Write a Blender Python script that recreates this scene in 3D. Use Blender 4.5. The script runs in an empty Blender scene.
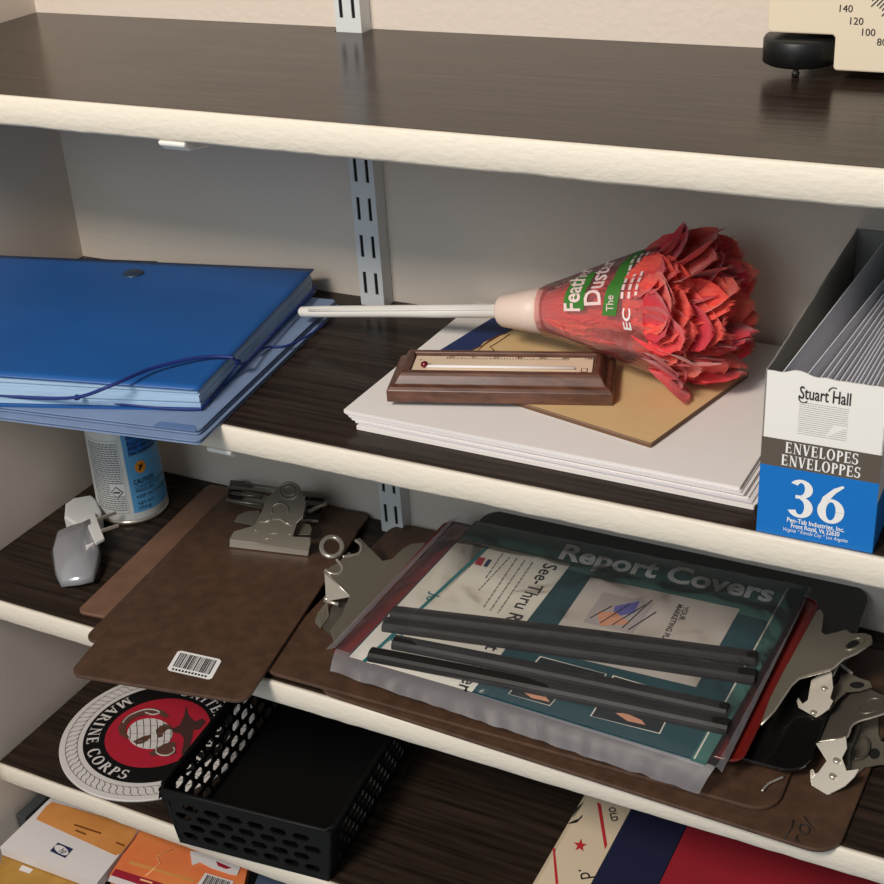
import bpy, bmesh, math, random
from mathutils import Vector, Matrix, noise as mnoise
R_ = math.radians
random.seed(7)
SC = bpy.context.scene
COL = SC.collection

# ------------------------------------------------------------------ camera
F_PX = 1371.75
CAM = Vector((0.87739644, -0.91933664, 0.43501868))
ROT = ((0.8888598778514023, 0.45461666111121324, -0.05702463490529759),
       (0.17062072318519014, -0.4439354878097252, -0.8796646244353038),
       (-0.4252254535722819, 0.7721690061788504, -0.47216346695928674))
right, down, fwd = (Vector(r) for r in ROT)
cd = bpy.data.cameras.new('camera')
cam = bpy.data.objects.new('camera', cd); COL.objects.link(cam)
cam.matrix_world = Matrix(((right.x, -down.x, -fwd.x, CAM.x), (right.y, -down.y, -fwd.y, CAM.y),
                           (right.z, -down.z, -fwd.z, CAM.z), (0, 0, 0, 1)))
cd.sensor_width = 36; cd.lens = F_PX / 884 * 36; cd.clip_start = .01
SC.camera = cam

# ------------------------------------------------------------------ world, lights, exposure
SC.view_settings.view_transform = 'Standard'
SC.view_settings.look = 'None'
SC.view_settings.gamma = 1
SC.view_settings.use_curve_mapping = False
SC.view_settings.exposure = 0.0
w = bpy.data.worlds.new('room_daylight'); SC.world = w; w.use_nodes = True
bg = w.node_tree.nodes['Background']
bg.inputs[0].default_value = (.88, .95, 1.0, 1); bg.inputs[1].default_value = .26
def area(name, loc, target, size, power, col):
    l = bpy.data.lights.new(name, 'AREA'); l.shape = 'SQUARE'; l.size = size; l.energy = power; l.color = col
    o = bpy.data.objects.new(name, l); COL.objects.link(o); o.location = loc
    o.rotation_euler = (Vector(target) - Vector(loc)).to_track_quat('-Z', 'Y').to_euler()
area('room_lamp_light', (.28, -1.65, 1.36), (.5, -.1, 0), .42, 30, (1, .88, .76))
area('cool_fill_light', (.30, -2.1, 1.12), (.45, 0, -.1), 1.1, 12.5, (.76, .91, 1))  # added cool fill from the front to lift the shelf interiors, no window seen

# ------------------------------------------------------------------ measures (metres)
D, T = .243, .02065
Z1, Z2, Z3, Z4, Z5 = .22253, 0.0, -.22196, -.42371, -.585
XS, PS, WS = .31137, .01526, .02223          # upright: left edge, depth, width

def at(x, y, z):
    d = right * ((x - 442) / F_PX) + down * ((y - 442) / F_PX) + fwd
    return CAM + d * ((z - CAM.z) / d.z)
def onpl(x, y, p0, n):
    d = right * ((x - 442) / F_PX) + down * ((y - 442) / F_PX) + fwd
    n = Vector(n)
    return CAM + d * ((Vector(p0) - CAM).dot(n) / d.dot(n))

# ------------------------------------------------------------------ materials
def lin(c):
    return tuple(((v / 255) / 12.92 if v / 255 <= .04045 else ((v / 255 + .055) / 1.055) ** 2.4) for v in c) + (1,)
MATS = {}
def mat(name, rgb, rough=.5, metal=0, bump=0, bscale=200, rgb2=None, nscale=8, stretch=(1, 1, 1), spec=.5, coat=0, trans=0, sheen=0):
    if name in MATS: return MATS[name]
    m = bpy.data.materials.new(name); m.use_nodes = True; nt = m.node_tree; b = nt.nodes['Principled BSDF']
    b.inputs['Base Color'].default_value = lin(rgb); b.inputs['Roughness'].default_value = rough
    b.inputs['Metallic'].default_value = metal; b.inputs['Specular IOR Level'].default_value = spec
    b.inputs['Coat Weight'].default_value = coat; b.inputs['Transmission Weight'].default_value = trans
    b.inputs['Sheen Weight'].default_value = sheen
    tc = nt.nodes.new('ShaderNodeTexCoord'); mp = nt.nodes.new('ShaderNodeMapping')
    mp.inputs['Scale'].default_value = stretch; nt.links.new(tc.outputs['Object'], mp.inputs[0])
    if rgb2:
        n = nt.nodes.new('ShaderNodeTexNoise'); n.inputs['Scale'].default_value = nscale; n.inputs['Detail'].default_value = 6
        nt.links.new(mp.outputs[0], n.inputs['Vector'])
        r = nt.nodes.new('ShaderNodeValToRGB'); r.color_ramp.elements[0].position = .32; r.color_ramp.elements[1].position = .68
        r.color_ramp.elements[0].color = lin(rgb); r.color_ramp.elements[1].color = lin(rgb2)
        nt.links.new(n.outputs['Fac'], r.inputs[0]); nt.links.new(r.outputs[0], b.inputs['Base Color'])
    if bump:
        n2 = nt.nodes.new('ShaderNodeTexNoise'); n2.inputs['Scale'].default_value = bscale; n2.inputs['Detail'].default_value = 4
        nt.links.new(mp.outputs[0], n2.inputs['Vector'])
        bn = nt.nodes.new('ShaderNodeBump'); bn.inputs['Strength'].default_value = bump; bn.inputs['Distance'].default_value = .001
        nt.links.new(n2.outputs['Fac'], bn.inputs['Height']); nt.links.new(bn.outputs[0], b.inputs['Normal'])
    MATS[name] = m
    return m
def clear(name, tint=(255, 255, 255), gloss=.12, haze=.08, rough=.12, bump=0, bscale=60, hazecol=(235, 235, 240), ior=1.35):
    m = bpy.data.materials.new(name); m.use_nodes = True; nt = m.node_tree; nt.nodes.clear()
    out = nt.nodes.new('ShaderNodeOutputMaterial'); tr = nt.nodes.new('ShaderNodeBsdfTransparent'); tr.inputs[0].default_value = lin(tint)
    gl = nt.nodes.new('ShaderNodeBsdfGlossy'); gl.inputs['Roughness'].default_value = rough
    df = nt.nodes.new('ShaderNodeBsdfDiffuse'); df.inputs[0].default_value = lin(hazecol)
    a = nt.nodes.new('ShaderNodeMixShader'); a.inputs[0].default_value = haze
    b = nt.nodes.new('ShaderNodeMixShader')
    fr = nt.nodes.new('ShaderNodeFresnel'); fr.inputs[0].default_value = ior
    mu = nt.nodes.new('ShaderNodeMath'); mu.operation = 'MULTIPLY_ADD'; mu.inputs[1].default_value = 1.0; mu.inputs[2].default_value = gloss * .3
    nt.links.new(fr.outputs[0], mu.inputs[0]); nt.links.new(mu.outputs[0], b.inputs[0])
    nt.links.new(tr.outputs[0], a.inputs[1]); nt.links.new(df.outputs[0], a.inputs[2])
    nt.links.new(a.outputs[0], b.inputs[1]); nt.links.new(gl.outputs[0], b.inputs[2]); nt.links.new(b.outputs[0], out.inputs[0])
    if bump:
        tc = nt.nodes.new('ShaderNodeTexCoord')
        n2 = nt.nodes.new('ShaderNodeTexNoise'); n2.inputs['Scale'].default_value = bscale; n2.inputs['Distortion'].default_value = 1.5
        nt.links.new(tc.outputs['Object'], n2.inputs['Vector'])
        bn = nt.nodes.new('ShaderNodeBump'); bn.inputs['Strength'].default_value = bump; bn.inputs['Distance'].default_value = .004
        nt.links.new(n2.outputs['Fac'], bn.inputs['Height'])
        for s in (gl, df): nt.links.new(bn.outputs[0], s.inputs['Normal'])
        nt.links.new(bn.outputs[0], fr.inputs['Normal'])
    MATS[name] = m
    return m
def wood_mat(name, c1, c2, rough, scale=14, stretch=(1, 14, 14), spec=.5, coat=0):
    m = mat(name, c1, rough, bump=.12, bscale=scale * 3, rgb2=c2, nscale=scale, stretch=stretch, spec=spec, coat=coat)
    return m

M_wall = mat('wall_paint', (227, 213, 199), .75, bump=.55, bscale=170)
M_wall_side = mat('side_wall_paint', (227, 213, 199), .75, bump=.12, bscale=170)
M_lam = wood_mat('dark_wood_laminate', (30, 23, 19), (59, 47, 39), .2, 9, (1, 22, 22), spec=.12)
M_edge = mat('cream_painted_edge', (229, 219, 203), .55, bump=.55, bscale=140, stretch=(1, 2, 2))
M_upr = mat('white_enamel_metal', (222, 224, 224), .4)
M_slot = mat('slot_darkness', (14, 14, 14), .9)
M_white = mat('white_plastic', (238, 234, 228), .4)
M_paper = mat('white_paper', (238, 232, 228), .8)
M_paper2 = mat('white_paper_sheet', (226, 222, 224), .8)
M_cream = mat('cream_enamel', (236, 220, 194), .4)
M_black = mat('black_plastic', (20, 20, 21), .45)
M_blackgl = mat('black_gloss_plastic', (13, 13, 14), .16, coat=.4)
M_ink = mat('black_print', (30, 28, 28), .7)
M_greyink = mat('grey_print', (120, 118, 118), .7)
M_whiteink = mat('white_print', (240, 238, 236), .6)
M_chrome = mat('nickel_steel', (152, 143, 128), .38, metal=.6)
M_bright = mat('bright_steel', (220, 212, 198), .3, metal=.7)
M_dsteel = mat('dark_steel', (120, 112, 102), .38, metal=.6)
M_board = mat('brown_hardboard', (72, 51, 38), .5, rgb2=(88, 63, 47), nscale=90, bump=.1, bscale=300)
M_tan = mat('tan_hardboard', (112, 82, 64), .6, rgb2=(126, 93, 73), nscale=60)
M_boardedge = M_board

# ------------------------------------------------------------------ mesh builder
FONT_CACHE = {}
def text2d(s, bold=0.0):
    key = (s, bold)
    if key not in FONT_CACHE:
        c = bpy.data.curves.new('t', 'FONT'); c.body = s; c.size = 1; c.offset = bold; c.resolution_u = 3
        o = bpy.data.objects.new('t', c); COL.objects.link(o)
        dg = bpy.context.evaluated_depsgraph_get()
        me = bpy.data.meshes.new_from_object(o.evaluated_get(dg))
        vs = [(v.co.x, v.co.y) for v in me.vertices]; fs = [tuple(p.vertices) for p in me.polygons]
        bpy.data.objects.remove(o); bpy.data.curves.remove(c); bpy.data.meshes.remove(me)
        FONT_CACHE[key] = (vs, fs)
    return FONT_CACHE[key]

WORLD = {}
class MB:
    def __init__(s): s.v = []; s.f = []; s.m = []; s.sm = []; s.mats = []
    def mi(s, m):
        if m not in s.mats: s.mats.append(m)
        return s.mats.index(m)
    def add(s, vs, fs, m, M=None, smooth=False):
        n = len(s.v); k = s.mi(m)
        s.v += [tuple(M @ Vector(p)) if M else tuple(p) for p in vs]
        for f in fs: s.f.append(tuple(i + n for i in f)); s.m.append(k); s.sm.append(smooth)
        return s
    def box(s, x0, x1, y0, y1, z0, z1, m, M=None):
        vs = [(x, y, z) for z in (z0, z1) for y in (y0, y1) for x in (x0, x1)]
        return s.add(vs, [(0, 2, 3, 1), (4, 5, 7, 6), (0, 1, 5, 4), (2, 6, 7, 3), (0, 4, 6, 2), (1, 3, 7, 5)], m, M)
    def prism(s, poly, z0, z1, m, M=None, msid=None):
        n = len(poly)
        vs = [(p[0], p[1], z0) for p in poly] + [(p[0], p[1], z1) for p in poly]
        s.add(vs, [tuple(range(n - 1, -1, -1)), tuple(range(n, 2 * n))], m, M)
        return s.add(vs, [(i, (i + 1) % n, n + (i + 1) % n, n + i) for i in range(n)], msid or m, M)
    def slab(s, pts, nvec, m):                      # a plate: 3-D outline with thickness vector
        n = len(pts); nv = Vector(nvec)
        vs = [tuple(p) for p in pts] + [tuple(Vector(p) + nv) for p in pts]
        return s.add(vs, [tuple(range(n - 1, -1, -1)), tuple(range(n, 2 * n))] + [(i, (i + 1) % n, n + (i + 1) % n, n + i) for i in range(n)], m)
    def flat(s, pts, m, M=None):
        pts = [p if len(p) == 3 else (p[0], p[1], 0) for p in pts]
        return s.add(pts, [tuple(range(len(pts)))], m, M)
    def ring(s, ro, ri, z, m, M=None, n=64, a0=0, a1=2 * math.pi):
        vs = []; fs = []
        for i in range(n + 1):
            a = a0 + (a1 - a0) * i / n
            vs += [(ro * math.cos(a), ro * math.sin(a), z), (ri * math.cos(a), ri * math.sin(a), z)]
        for i in range(n): fs.append((2 * i, 2 * i + 2, 2 * i + 3, 2 * i + 1))
        return s.add(vs, fs, m, M)
    def tube(s, pts, r, m, n=8, closed=False, sy=1.0):
        pts = [Vector(p) for p in pts]; N = len(pts); vs = []; fs = []
        up = None
        for i, p in enumerate(pts):
            if closed: t = pts[(i + 1) % N] - pts[i - 1]
            else: t = pts[min(i + 1, N - 1)] - pts[max(i - 1, 0)]
            t.normalize()
            if up is None: up = Vector((0, 0, 1)) if abs(t.z) < .9 else Vector((1, 0, 0))
            a = t.cross(up); a.normalize(); b = a.cross(t); b.normalize(); up = b
            rr = r[i] if isinstance(r, (list, tuple)) else r
            for k in range(n):
                an = 2 * math.pi * k / n
                vs.append(tuple(p + a * (rr * math.cos(an)) + b * (rr * sy * math.sin(an))))
        for i in range(N if closed else N - 1):
            j = (i + 1) % N
            for k in range(n): fs.append((i * n + k, i * n + (k + 1) % n, j * n + (k + 1) % n, j * n + k))
        if not closed: fs += [tuple(range(n - 1, -1, -1)), tuple((N - 1) * n + k for k in range(n))]
        return s.add(vs, fs, m, None, True)
    def lathe(s, prof, m, M=None, n=40, cap=True, smooth=True):
        vs = []; fs = []
        for r, z in prof:
            for k in range(n):
                a = 2 * math.pi * k / n; vs.append((r * math.cos(a), r * math.sin(a), z))
        for i in range(len(prof) - 1):
            for k in range(n): fs.append((i * n + k, i * n + (k + 1) % n, (i + 1) * n + (k + 1) % n, (i + 1) * n + k))
        s.add(vs, fs, m, M, smooth)
        if cap: s.add(vs, [tuple(range(n - 1, -1, -1)), tuple((len(prof) - 1) * n + k for k in range(n))], m, M)
        return s
    def grid(s, fn, nu, nv, m, smooth=True):
        vs = [tuple(fn(i / nu, j / nv)) for j in range(nv + 1) for i in range(nu + 1)]
        fs = [(j * (nu + 1) + i, j * (nu + 1) + i + 1, (j + 1) * (nu + 1) + i + 1, (j + 1) * (nu + 1) + i) for j in range(nv) for i in range(nu)]
        return s.add(vs, fs, m, None, smooth)
    def text(s, body, size, m, fn, align='L', bold=0.0, xs=1.0, shear=0.0, width=None):
        vs, fs = text2d(body, bold)
        if not vs: return s
        x0 = min(v[0] for v in vs); x1 = max(v[0] for v in vs); wd = x1 - x0
        kx = size * xs if width is None else width / wd
        off = {'L': x0, 'C': (x0 + x1) / 2, 'R': x1}[align]
        pts = [((x - off) * kx + shear * y * size, y * size) for x, y in vs]
        f = fn if callable(fn) else (lambda u, v: fn @ Vector((u, v, 0)))
        return s.add([tuple(f(u, v)) for u, v in pts], fs, m)
    def polys(s, polys, m, fn):                    # many small 2-D polygons through a mapping
        f = fn if callable(fn) else (lambda u, v: fn @ Vector((u, v, 0)))
        for i, p in enumerate(polys):
            P = [Vector(f(*q)) for q in p]; nn = (P[1] - P[0]).cross(P[2] - P[0])
            if nn.length > 0:
                nn.normalize(); nn *= (1 if nn.dot(CAM - P[0]) > 0 else -1) * 6e-6 * (i % 40); P = [q + nn for q in P]
            s.add([tuple(q) for q in P], [tuple(range(len(p)))], m)
        return s
    def build(s, name, parent=None, bevel=0, solid=0, subsurf=0, seg=2, loc=None):
        me = bpy.data.meshes.new(name)
        Mw = WORLD[parent.name] if parent else (Matrix.Translation(loc) if loc else Matrix())
        inv = Mw.inverted()
        me.from_pydata([tuple(inv @ Vector(p)) for p in s.v], [], s.f)
        for m in s.mats: me.materials.append(m)
        for p, k, sm in zip(me.polygons, s.m, s.sm): p.material_index = k; p.use_smooth = sm
        b = bmesh.new(); b.from_mesh(me)
        bmesh.ops.remove_doubles(b, verts=b.verts, dist=1e-6)
        bmesh.ops.recalc_face_normals(b, faces=b.faces); b.to_mesh(me); b.free()
        o = bpy.data.objects.new(name, me); COL.objects.link(o)
        if parent: o.parent = parent
        elif loc: o.location = loc
        WORLD[o.name] = Mw
        if solid:
            md = o.modifiers.new('thickness', 'SOLIDIFY'); md.thickness = solid; md.offset = 0
        if bevel:
            md = o.modifiers.new('bevel', 'BEVEL'); md.width = bevel; md.segments = seg; md.limit_method = 'ANGLE'; md.angle_limit = R_(40)
        if subsurf:
            md = o.modifiers.new('smooth', 'SUBSURF'); md.levels = md.render_levels = subsurf
        return o
def thing(name, label, cat, loc, group=None, rz=0):
    o = bpy.data.objects.new(name, None); o.empty_display_size = .02; COL.objects.link(o)
    o.location = loc; o.rotation_euler = (0, 0, rz)
    WORLD[o.name] = Matrix.Translation(loc) @ Matrix.Rotation(rz, 4, 'Z')
    return tag(o, label, cat, group)
def tag(o, label, cat, group=None, kind=None):
    o['label'] = label; o['category'] = cat
    if group: o['group'] = group
    if kind: o['kind'] = kind
    return o
def struct(o): o['kind'] = 'structure'; return o
def rrect(w, h, r, n=6, x0=0, y0=0):
    pts = []
    for cx, cy, a in ((w - r, r, -90), (w - r, h - r, 0), (r, h - r, 90), (r, r, 180)):
        for i in range(n + 1):
            an = R_(a + 90 * i / n); pts.append((x0 + cx + r * math.cos(an), y0 + cy + r * math.sin(an)))
    return pts
def frame(o, yaw=0, pitch=0):                       # local frame at o: yaw about Z then pitch about its X
    return Matrix.Translation(o) @ Matrix.Rotation(yaw, 4, 'Z') @ Matrix.Rotation(pitch, 4, 'X')

# ---- serif capitals and numerals built from strokes (unit height 1, returns polygons and advance)
def _bar(x0, y0, x1, y1): return [(x0, y0), (x1, y0), (x1, y1), (x0, y1)]
def _diag(xa, ya, xb, yb, w): return [(xa - w / 2, ya), (xa + w / 2, ya), (xb + w / 2, yb), (xb - w / 2, yb)]
def _arc(cx, cy, rx, ry, a0, a1, wx, wy, n=14):
    out = []
    for i in range(n):
        q = []
        for t, inner in ((i, 0), (i + 1, 0), (i + 1, 1), (i, 1)):
            a = R_(a0 + (a1 - a0) * t / n)
            q.append((cx + (rx - wx * inner) * math.cos(a), cy + (ry - wy * inner) * math.sin(a)))
        out.append(q)
    return out
def glyph(ch, W=.20, w=.075):
    S = lambda x, y: _bar(x - .17, y - .03 if y else 0, x + .17, y if y else .035)
    st = lambda x, wd=W: [_bar(x - wd / 2, 0, x + wd / 2, 1), S(x, 0), S(x, 1)]
    if ch == 'I': return st(.2), .42
    if ch == 'E': return st(.2) + [_bar(.2, 0, .68, w), _bar(.2, .48, .56, .48 + w), _bar(.2, 1 - w, .64, 1), _bar(.62, 0, .68, .24), _bar(.59, .78, .64, 1), _bar(.52, .4, .56, .63)], .74
    if ch == 'L': return st(.2) + [_bar(.2, 0, .66, w), _bar(.6, 0, .66, .26)], .70
    if ch == 'T': return [_bar(.27, 0, .44, 1), S(.355, 0), _bar(.02, 1 - w, .69, 1), _bar(.02, .76, .07, 1), _bar(.64, .76, .69, 1)], .72
    if ch == 'N': return [_bar(.17, 0, .17 + w, 1), _bar(.72, 0, .72 + w, 1), _diag(.75, 0, .2, 1, W), S(.2, 0), S(.75, 1), _bar(.03, .97, .25, 1)], .92
    if ch == 'V': return [_diag(.4, 0, .15, 1, W), _diag(.42, 0, .68, 1, w * 1.2), S(.15, 1), S(.68, 1)], .80
    if ch == 'A': return [_diag(.12, 0, .40, 1, w * 1.2), _diag(.68, 0, .40, 1, W), _bar(.24, .3, .58, .3 + w), S(.12, 0), S(.68, 0)], .80
    if ch == 'M': return [_bar(.15, 0, .15 + w, 1), _bar(.83, 0, .83 + W, 1), _diag(.52, .05, .2, 1, W), _diag(.54, .05, .88, 1, w * 1.2), S(.18, 0), S(.91, 0), S(.18, 1), S(.91, 1)], 1.1
    if ch == 'O': return _arc(.44, .5, .42, .52, 0, 360, W, w, 28), .90
    if ch == 'C': return _arc(.44, .5, .42, .52, 40, 320, W, w, 24) + [_bar(.72, .68, .78, 1), _bar(.72, 0, .78, .28)], .84
    if ch == 'D': return st(.2) + _arc(.3, .5, .52, .5, -90, 90, W, w, 16), .88
    if ch == 'P': return st(.2) + _arc(.3, .73, .38, .27, -90, 90, W, w), .70
    if ch == 'R': return st(.2) + _arc(.3, .74, .36, .26, -90, 90, W, w) + [_diag(.74, 0, .42, .5, W)], .82
    if ch == 'S': return _arc(.32, .74, .28, .28, 25, 270, W * .8, w) + _arc(.32, .27, .31, .29, 90, -150, W * .9, w) + [_bar(.53, .72, .58, 1), _bar(.03, .02, .08, .3)], .66
    if ch == 'U': return [_bar(.12, .3, .12 + W, 1), _bar(.68, .3, .68 + w, 1)] + _arc(.43, .32, .31, .34, 180, 360, W * .9, w) + [S(.2, 1), S(.71, 1)], .86
    if ch == '3': return _arc(.36, .76, .37, .25, -90, 150, .25, .085, 20) + _arc(.36, .27, .41, .29, 90, -155, .27, .09, 20) + [_bar(.20, .49, .40, .58)], .86
    if ch == '6': return _arc(.44, .31, .42, .33, 0, 360, .27, .085, 28) + [[(.02, .3), (.27, .3), (.36, .60), (.16, .66)], [(.16, .66), (.36, .60), (.56, .82), (.47, .92)], [(.47, .92), (.56, .82), (.80, 1.0), (.74, 1.04)]], .90
    return [], .4
def serif_text(mb, s, h, m, fn, align='L', width=None, gap=.06):
    x = 0; ps = []
    for ch in s:
        g, adv = glyph(ch)
        ps += [[(a + x, b) for a, b in p] for p in g]; x += adv + gap
    x -= gap; kx = h if width is None else width / x
    off = {'L': 0, 'C': x / 2, 'R': x}[align]
    f = fn if callable(fn) else (lambda u, v: fn @ Vector((u, v, 0)))
    mb.polys([[((a - off) * kx, b * h) for a, b in p] for p in ps], m, f)

# ================================================================== THE SETTING
mb = MB(); mb.box(-.05, 1.6, 0, .06, -1.0, .75, M_wall); struct(mb.build('wall_back'))
mb = MB(); mb.box(-.06, 0, -.42, 0, -1.0, .75, M_wall_side); struct(mb.build('wall_left'))

# ------------------------------------------------------------------ slotted upright
t = thing('wall_upright', 'white slotted metal upright fixed to the back wall behind the shelves', 'shelf upright', (XS + WS / 2, 0, -.7))
mb = MB()
y0 = -PS
slots = [.1151 - .0318 * k for k in range(-4, 24)]
cols = [.0056, .0162]; sw, sh = .0030, .0190
xe = [0, cols[0] - sw / 2, cols[0] + sw / 2, cols[1] - sw / 2, cols[1] + sw / 2, WS]
zt, zb = .60, -.70
for k in (0, 2, 4): mb.box(XS + xe[k], XS + xe[k + 1], y0, y0 + .0012, zb, zt, M_upr)
edges = [zt] + sum([[z + sh / 2, z - sh / 2] for z in slots], []) + [zb]
for k in (1, 3):
    for i in range(0, len(edges), 2): mb.box(XS + xe[k], XS + xe[k + 1], y0, y0 + .0012, edges[i + 1], edges[i], M_upr)
mb.box(XS, XS + .0012, y0 + .0012, -.0004, zb, zt, M_upr); mb.box(XS + WS - .0012, XS + WS, y0 + .0012, -.0004, zb, zt, M_upr)
mb.build('channel', t)
mb = MB(); mb.box(XS + .002, XS + WS - .002, y0 + .0018, y0 + .003, zb + .01, zt - .01, M_slot); mb.build('slot_shade_strip', t)  # near-black strip close behind the face, standing in for shade inside the slots

# ------------------------------------------------------------------ shelves
SH_X1 = 1.25
def shelf(z, label):
    t = thing('wall_shelf', label, 'shelf', (.6, -D / 2, z - T), 'dark laminate wall shelves')
    n0, n1 = XS - .0015, XS + WS + .0015
    poly = [(.001, -D + .004), (SH_X1, -D + .004), (SH_X1, -.0008), (n1, -.0008), (n1, -PS - .0012), (n0, -PS - .0012), (n0, -.0008), (.001, -.0008)]
    mb = MB(); mb.prism(poly, z - T + .0006, z, M_lam); mb.build('panel', t)
    # painted front edge, a little rounded and uneven
    N = 120; vs = []; prof = [(.0045, -.0002), (.0012, -.0002), (.0002, -.0016), (0, -T * .5), (.0004, -T + .0022), (.0022, -T), (.0045, -T)]
    for i in range(N + 1):
        x = .001 + (SH_X1 - .001) * i / N
        j = .0007 * mnoise.noise(Vector((x * 22, z * 9, 0))) + .0004 * mnoise.noise(Vector((x * 90, z * 9, 3)))
        for k, (dy, dz) in enumerate(prof):
            vs.append((x, -D + dy + (j * .6 if 0 < k < 6 else 0), z + dz + (j if k in (4, 5) else 0)))
    n = len(prof)
    fs = [(i * n + k, (i + 1) * n + k, (i + 1) * n + k + 1, i * n + k + 1) for i in range(N) for k in range(n - 1)]
    fs += [(i * n + n - 1, (i + 1) * n + n - 1, (i + 1) * n, i * n) for i in range(N)] + [tuple(range(n)), tuple(N * n + k for k in range(n))]
    mb = MB(); mb.add(vs, fs, M_edge, None, True); mb.build('front_edge', t)
    return t
shelf(Z1, 'topmost dark laminate shelf, carrying only the cream dial scale')
shelf(Z2, 'dark laminate shelf holding the blue file, feather duster and envelope box')
shelf(Z3, 'dark laminate shelf holding the clipboards and report covers')
shelf(Z4, 'dark laminate shelf holding the round emblem mat and black basket')
def bracket(z, label):
    x = XS + WS / 2
    t = thing('shelf_bracket', label, 'shelf bracket', (x, -.018, z - T), 'white shelf brackets on the upright')
    mb = MB(); zt = z - T - .0002
    prof = [(-PS - .0005, zt), (-PS - .0005, zt - .05), (-.06, zt - .03), (-D + .02, zt - .0085), (-D + .006, zt - .0065), (-D + .001, zt - .0025), (-D + .001, zt)]
    vs = [(x - .0105, y, zz) for y, zz in prof] + [(x + .0105, y, zz) for y, zz in prof]; n = len(prof)
    mb.add(vs, [tuple(range(n)), tuple(range(n, 2 * n))] + [(i, (i + 1) % n, n + (i + 1) % n, n + i) for i in range(n)], M_white)
    mb.build('arm', t, bevel=.0015)
bracket(Z1, 'white bracket tip peeking out under the top shelf edge')
bracket(Z2, 'white bracket tip peeking out under the second shelf beside the blue folder')

# ================================================================== TOP SHELF
ys = -.078
sx, sz = .6955, .2292           # inner step corner of the panel
t = thing('dial_scale', 'cream scale with a numbered dial and black levelling foot on the top shelf', 'scale', (.78, -.05, Z1))
mb = MB()
outl = [(.6585, .2498), (.6962, .2498), (.6976, .2484), (.6978, .2305), (.6992, .2291), (.86, .2291), (.86, .43), (.6585, .43), (.6568, .428), (.6568, .2515)]
vs = [(x, ys, z) for x, z in outl] + [(x, ys + .055, z) for x, z in outl]; n = len(outl)
mb.add(vs, [tuple(range(n)), tuple(range(n, 2 * n))] + [(i, (i + 1) % n, n + (i + 1) % n, n + i) for i in range(n)], M_cream)
mb.build('housing', t, bevel=.001)
dc = Vector((.768, ys - .0004, .322))     # dial centre
mb = MB()
Md = Matrix(((1, 0, 0, dc.x), (0, 0, 0, dc.y), (0, 1, 0, dc.z), (0, 0, 0, 1)))
M_dial = mat('dial_face', (242, 226, 202), .45); M_dring = mat('dial_bezel', (206, 190, 140), .4)
ro, ri = .0775, .066
mb.ring(ri, ri - .002, 0, M_dring, Md); mb.ring(ri - .002, .0005, 0, M_dial, Md)
for k in range(-120, 121):
    a = R_(227.1 + k * 1.6); major = k % 4 == 0
    l = .0075 if major else .005
    c, s_ = math.cos(a), math.sin(a); r0 = ri + .0015; wd = .0003
    mb.flat([(c * r0 - s_ * wd, s_ * r0 + c * wd), (c * r0 + s_ * wd, s_ * r0 - c * wd), (c * (r0 + l) + s_ * wd, s_ * (r0 + l) - c * wd), (c * (r0 + l) - s_ * wd, s_ * (r0 + l) + c * wd)], M_ink, Md)
for i, num in enumerate(('160', '140', '120', '100', '80', '60', '40', '20', '0')):
    a = R_(227.1 + (i - 2) * 6.4)
    r = .086
    mb.text(num, .0060, M_ink, Matrix.Translation((dc.x + r * math.cos(a), dc.y, dc.z + r * math.sin(a) - .0025)) @ Matrix.Rotation(R_(90), 4, 'X'), 'C')
mb.build('dial', t)
fx, fy = .6705, -.0815
mb = MB(); mb.lathe([(.0205, .2300), (.0226, .2312), (.0226, .2445), (.0215, .2462), (.006, .2466)], M_black, Matrix.Translation((fx + .004, fy + .017, 0)), 48)
ft = mb.build('levelling_foot', t)
mb = MB(); mb.lathe([(.0022, Z1 + .0003), (.0026, .2245), (.0018, .2255), (.0022, .2315)], M_dsteel, Matrix.Translation((fx + .003, fy + .012, 0)), 20); mb.build('screw', ft)
mb = MB(); mb.lathe([(.012, Z1 + .0003), (.012, .2300)], M_black, Matrix.Translation((.80, -.052, 0)), 24)
mb.build('rear_foot', t)

# ================================================================== SECOND SHELF, left: folders and expanding file
M_lblue = mat('light_blue_card', (118, 138, 172), .6, rgb2=(126, 146, 180), nscale=50)
M_lblue2 = mat('slate_blue_card', (88, 116, 162), .6)
M_navy = mat('dark_blue_edge', (28, 50, 104), .5)
M_file = mat('blue_poly_cover', (30, 84, 150), .38, rgb2=(34, 92, 162), nscale=10, spec=.4)
M_pocket = mat('translucent_pocket_plastic', (168, 196, 222), .4, bump=.3, bscale=30, stretch=(1, 1, 12))
YAWF = R_(7.6)
def folder(z0, z1, p_fr, wd, hd, m, label, name='pocket_folder', yaw=YAWF, lip=None):
    """p_fr: front right corner"""
    M = frame((p_fr[0], p_fr[1], 0), yaw)
    t = thing(name, label, 'folder', (p_fr[0] - wd / 2, p_fr[1] + hd / 2, z0), 'light blue folders under the blue file')
    mb = MB(); mb.prism(rrect(wd, hd, .003, 3, -wd, 0), z0, z0 + (z1 - z0) * .3, m, M); mb.build('back_cover', t)
    mb = MB(); mb.prism(rrect(wd - .002, hd - .002, .003, 3, -wd, .001), z0 + (z1 - z0) * .34, z0 + (z1 - z0) * .62, M_navy, M); mb.build('inner_sheet', t)
    mb = MB(); mb.prism(rrect(wd, hd, .004, 3, -wd, 0), z0 + (z1 - z0) * .66, z1, m, M)
    if lip: mb.prism([(-.035, -.0008), (-.001, -.0008), (-.0065, .006), (-.033, .0055)], z1, z1 + .0006, M_lblue2, M)
    mb.build('front_cover', t)
    return M
folder(.0003, .0035, (.3325, -.2725), .285, .245, M_lblue, 'lower light blue folder lying flat under the blue expanding file', lip=None)
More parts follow.
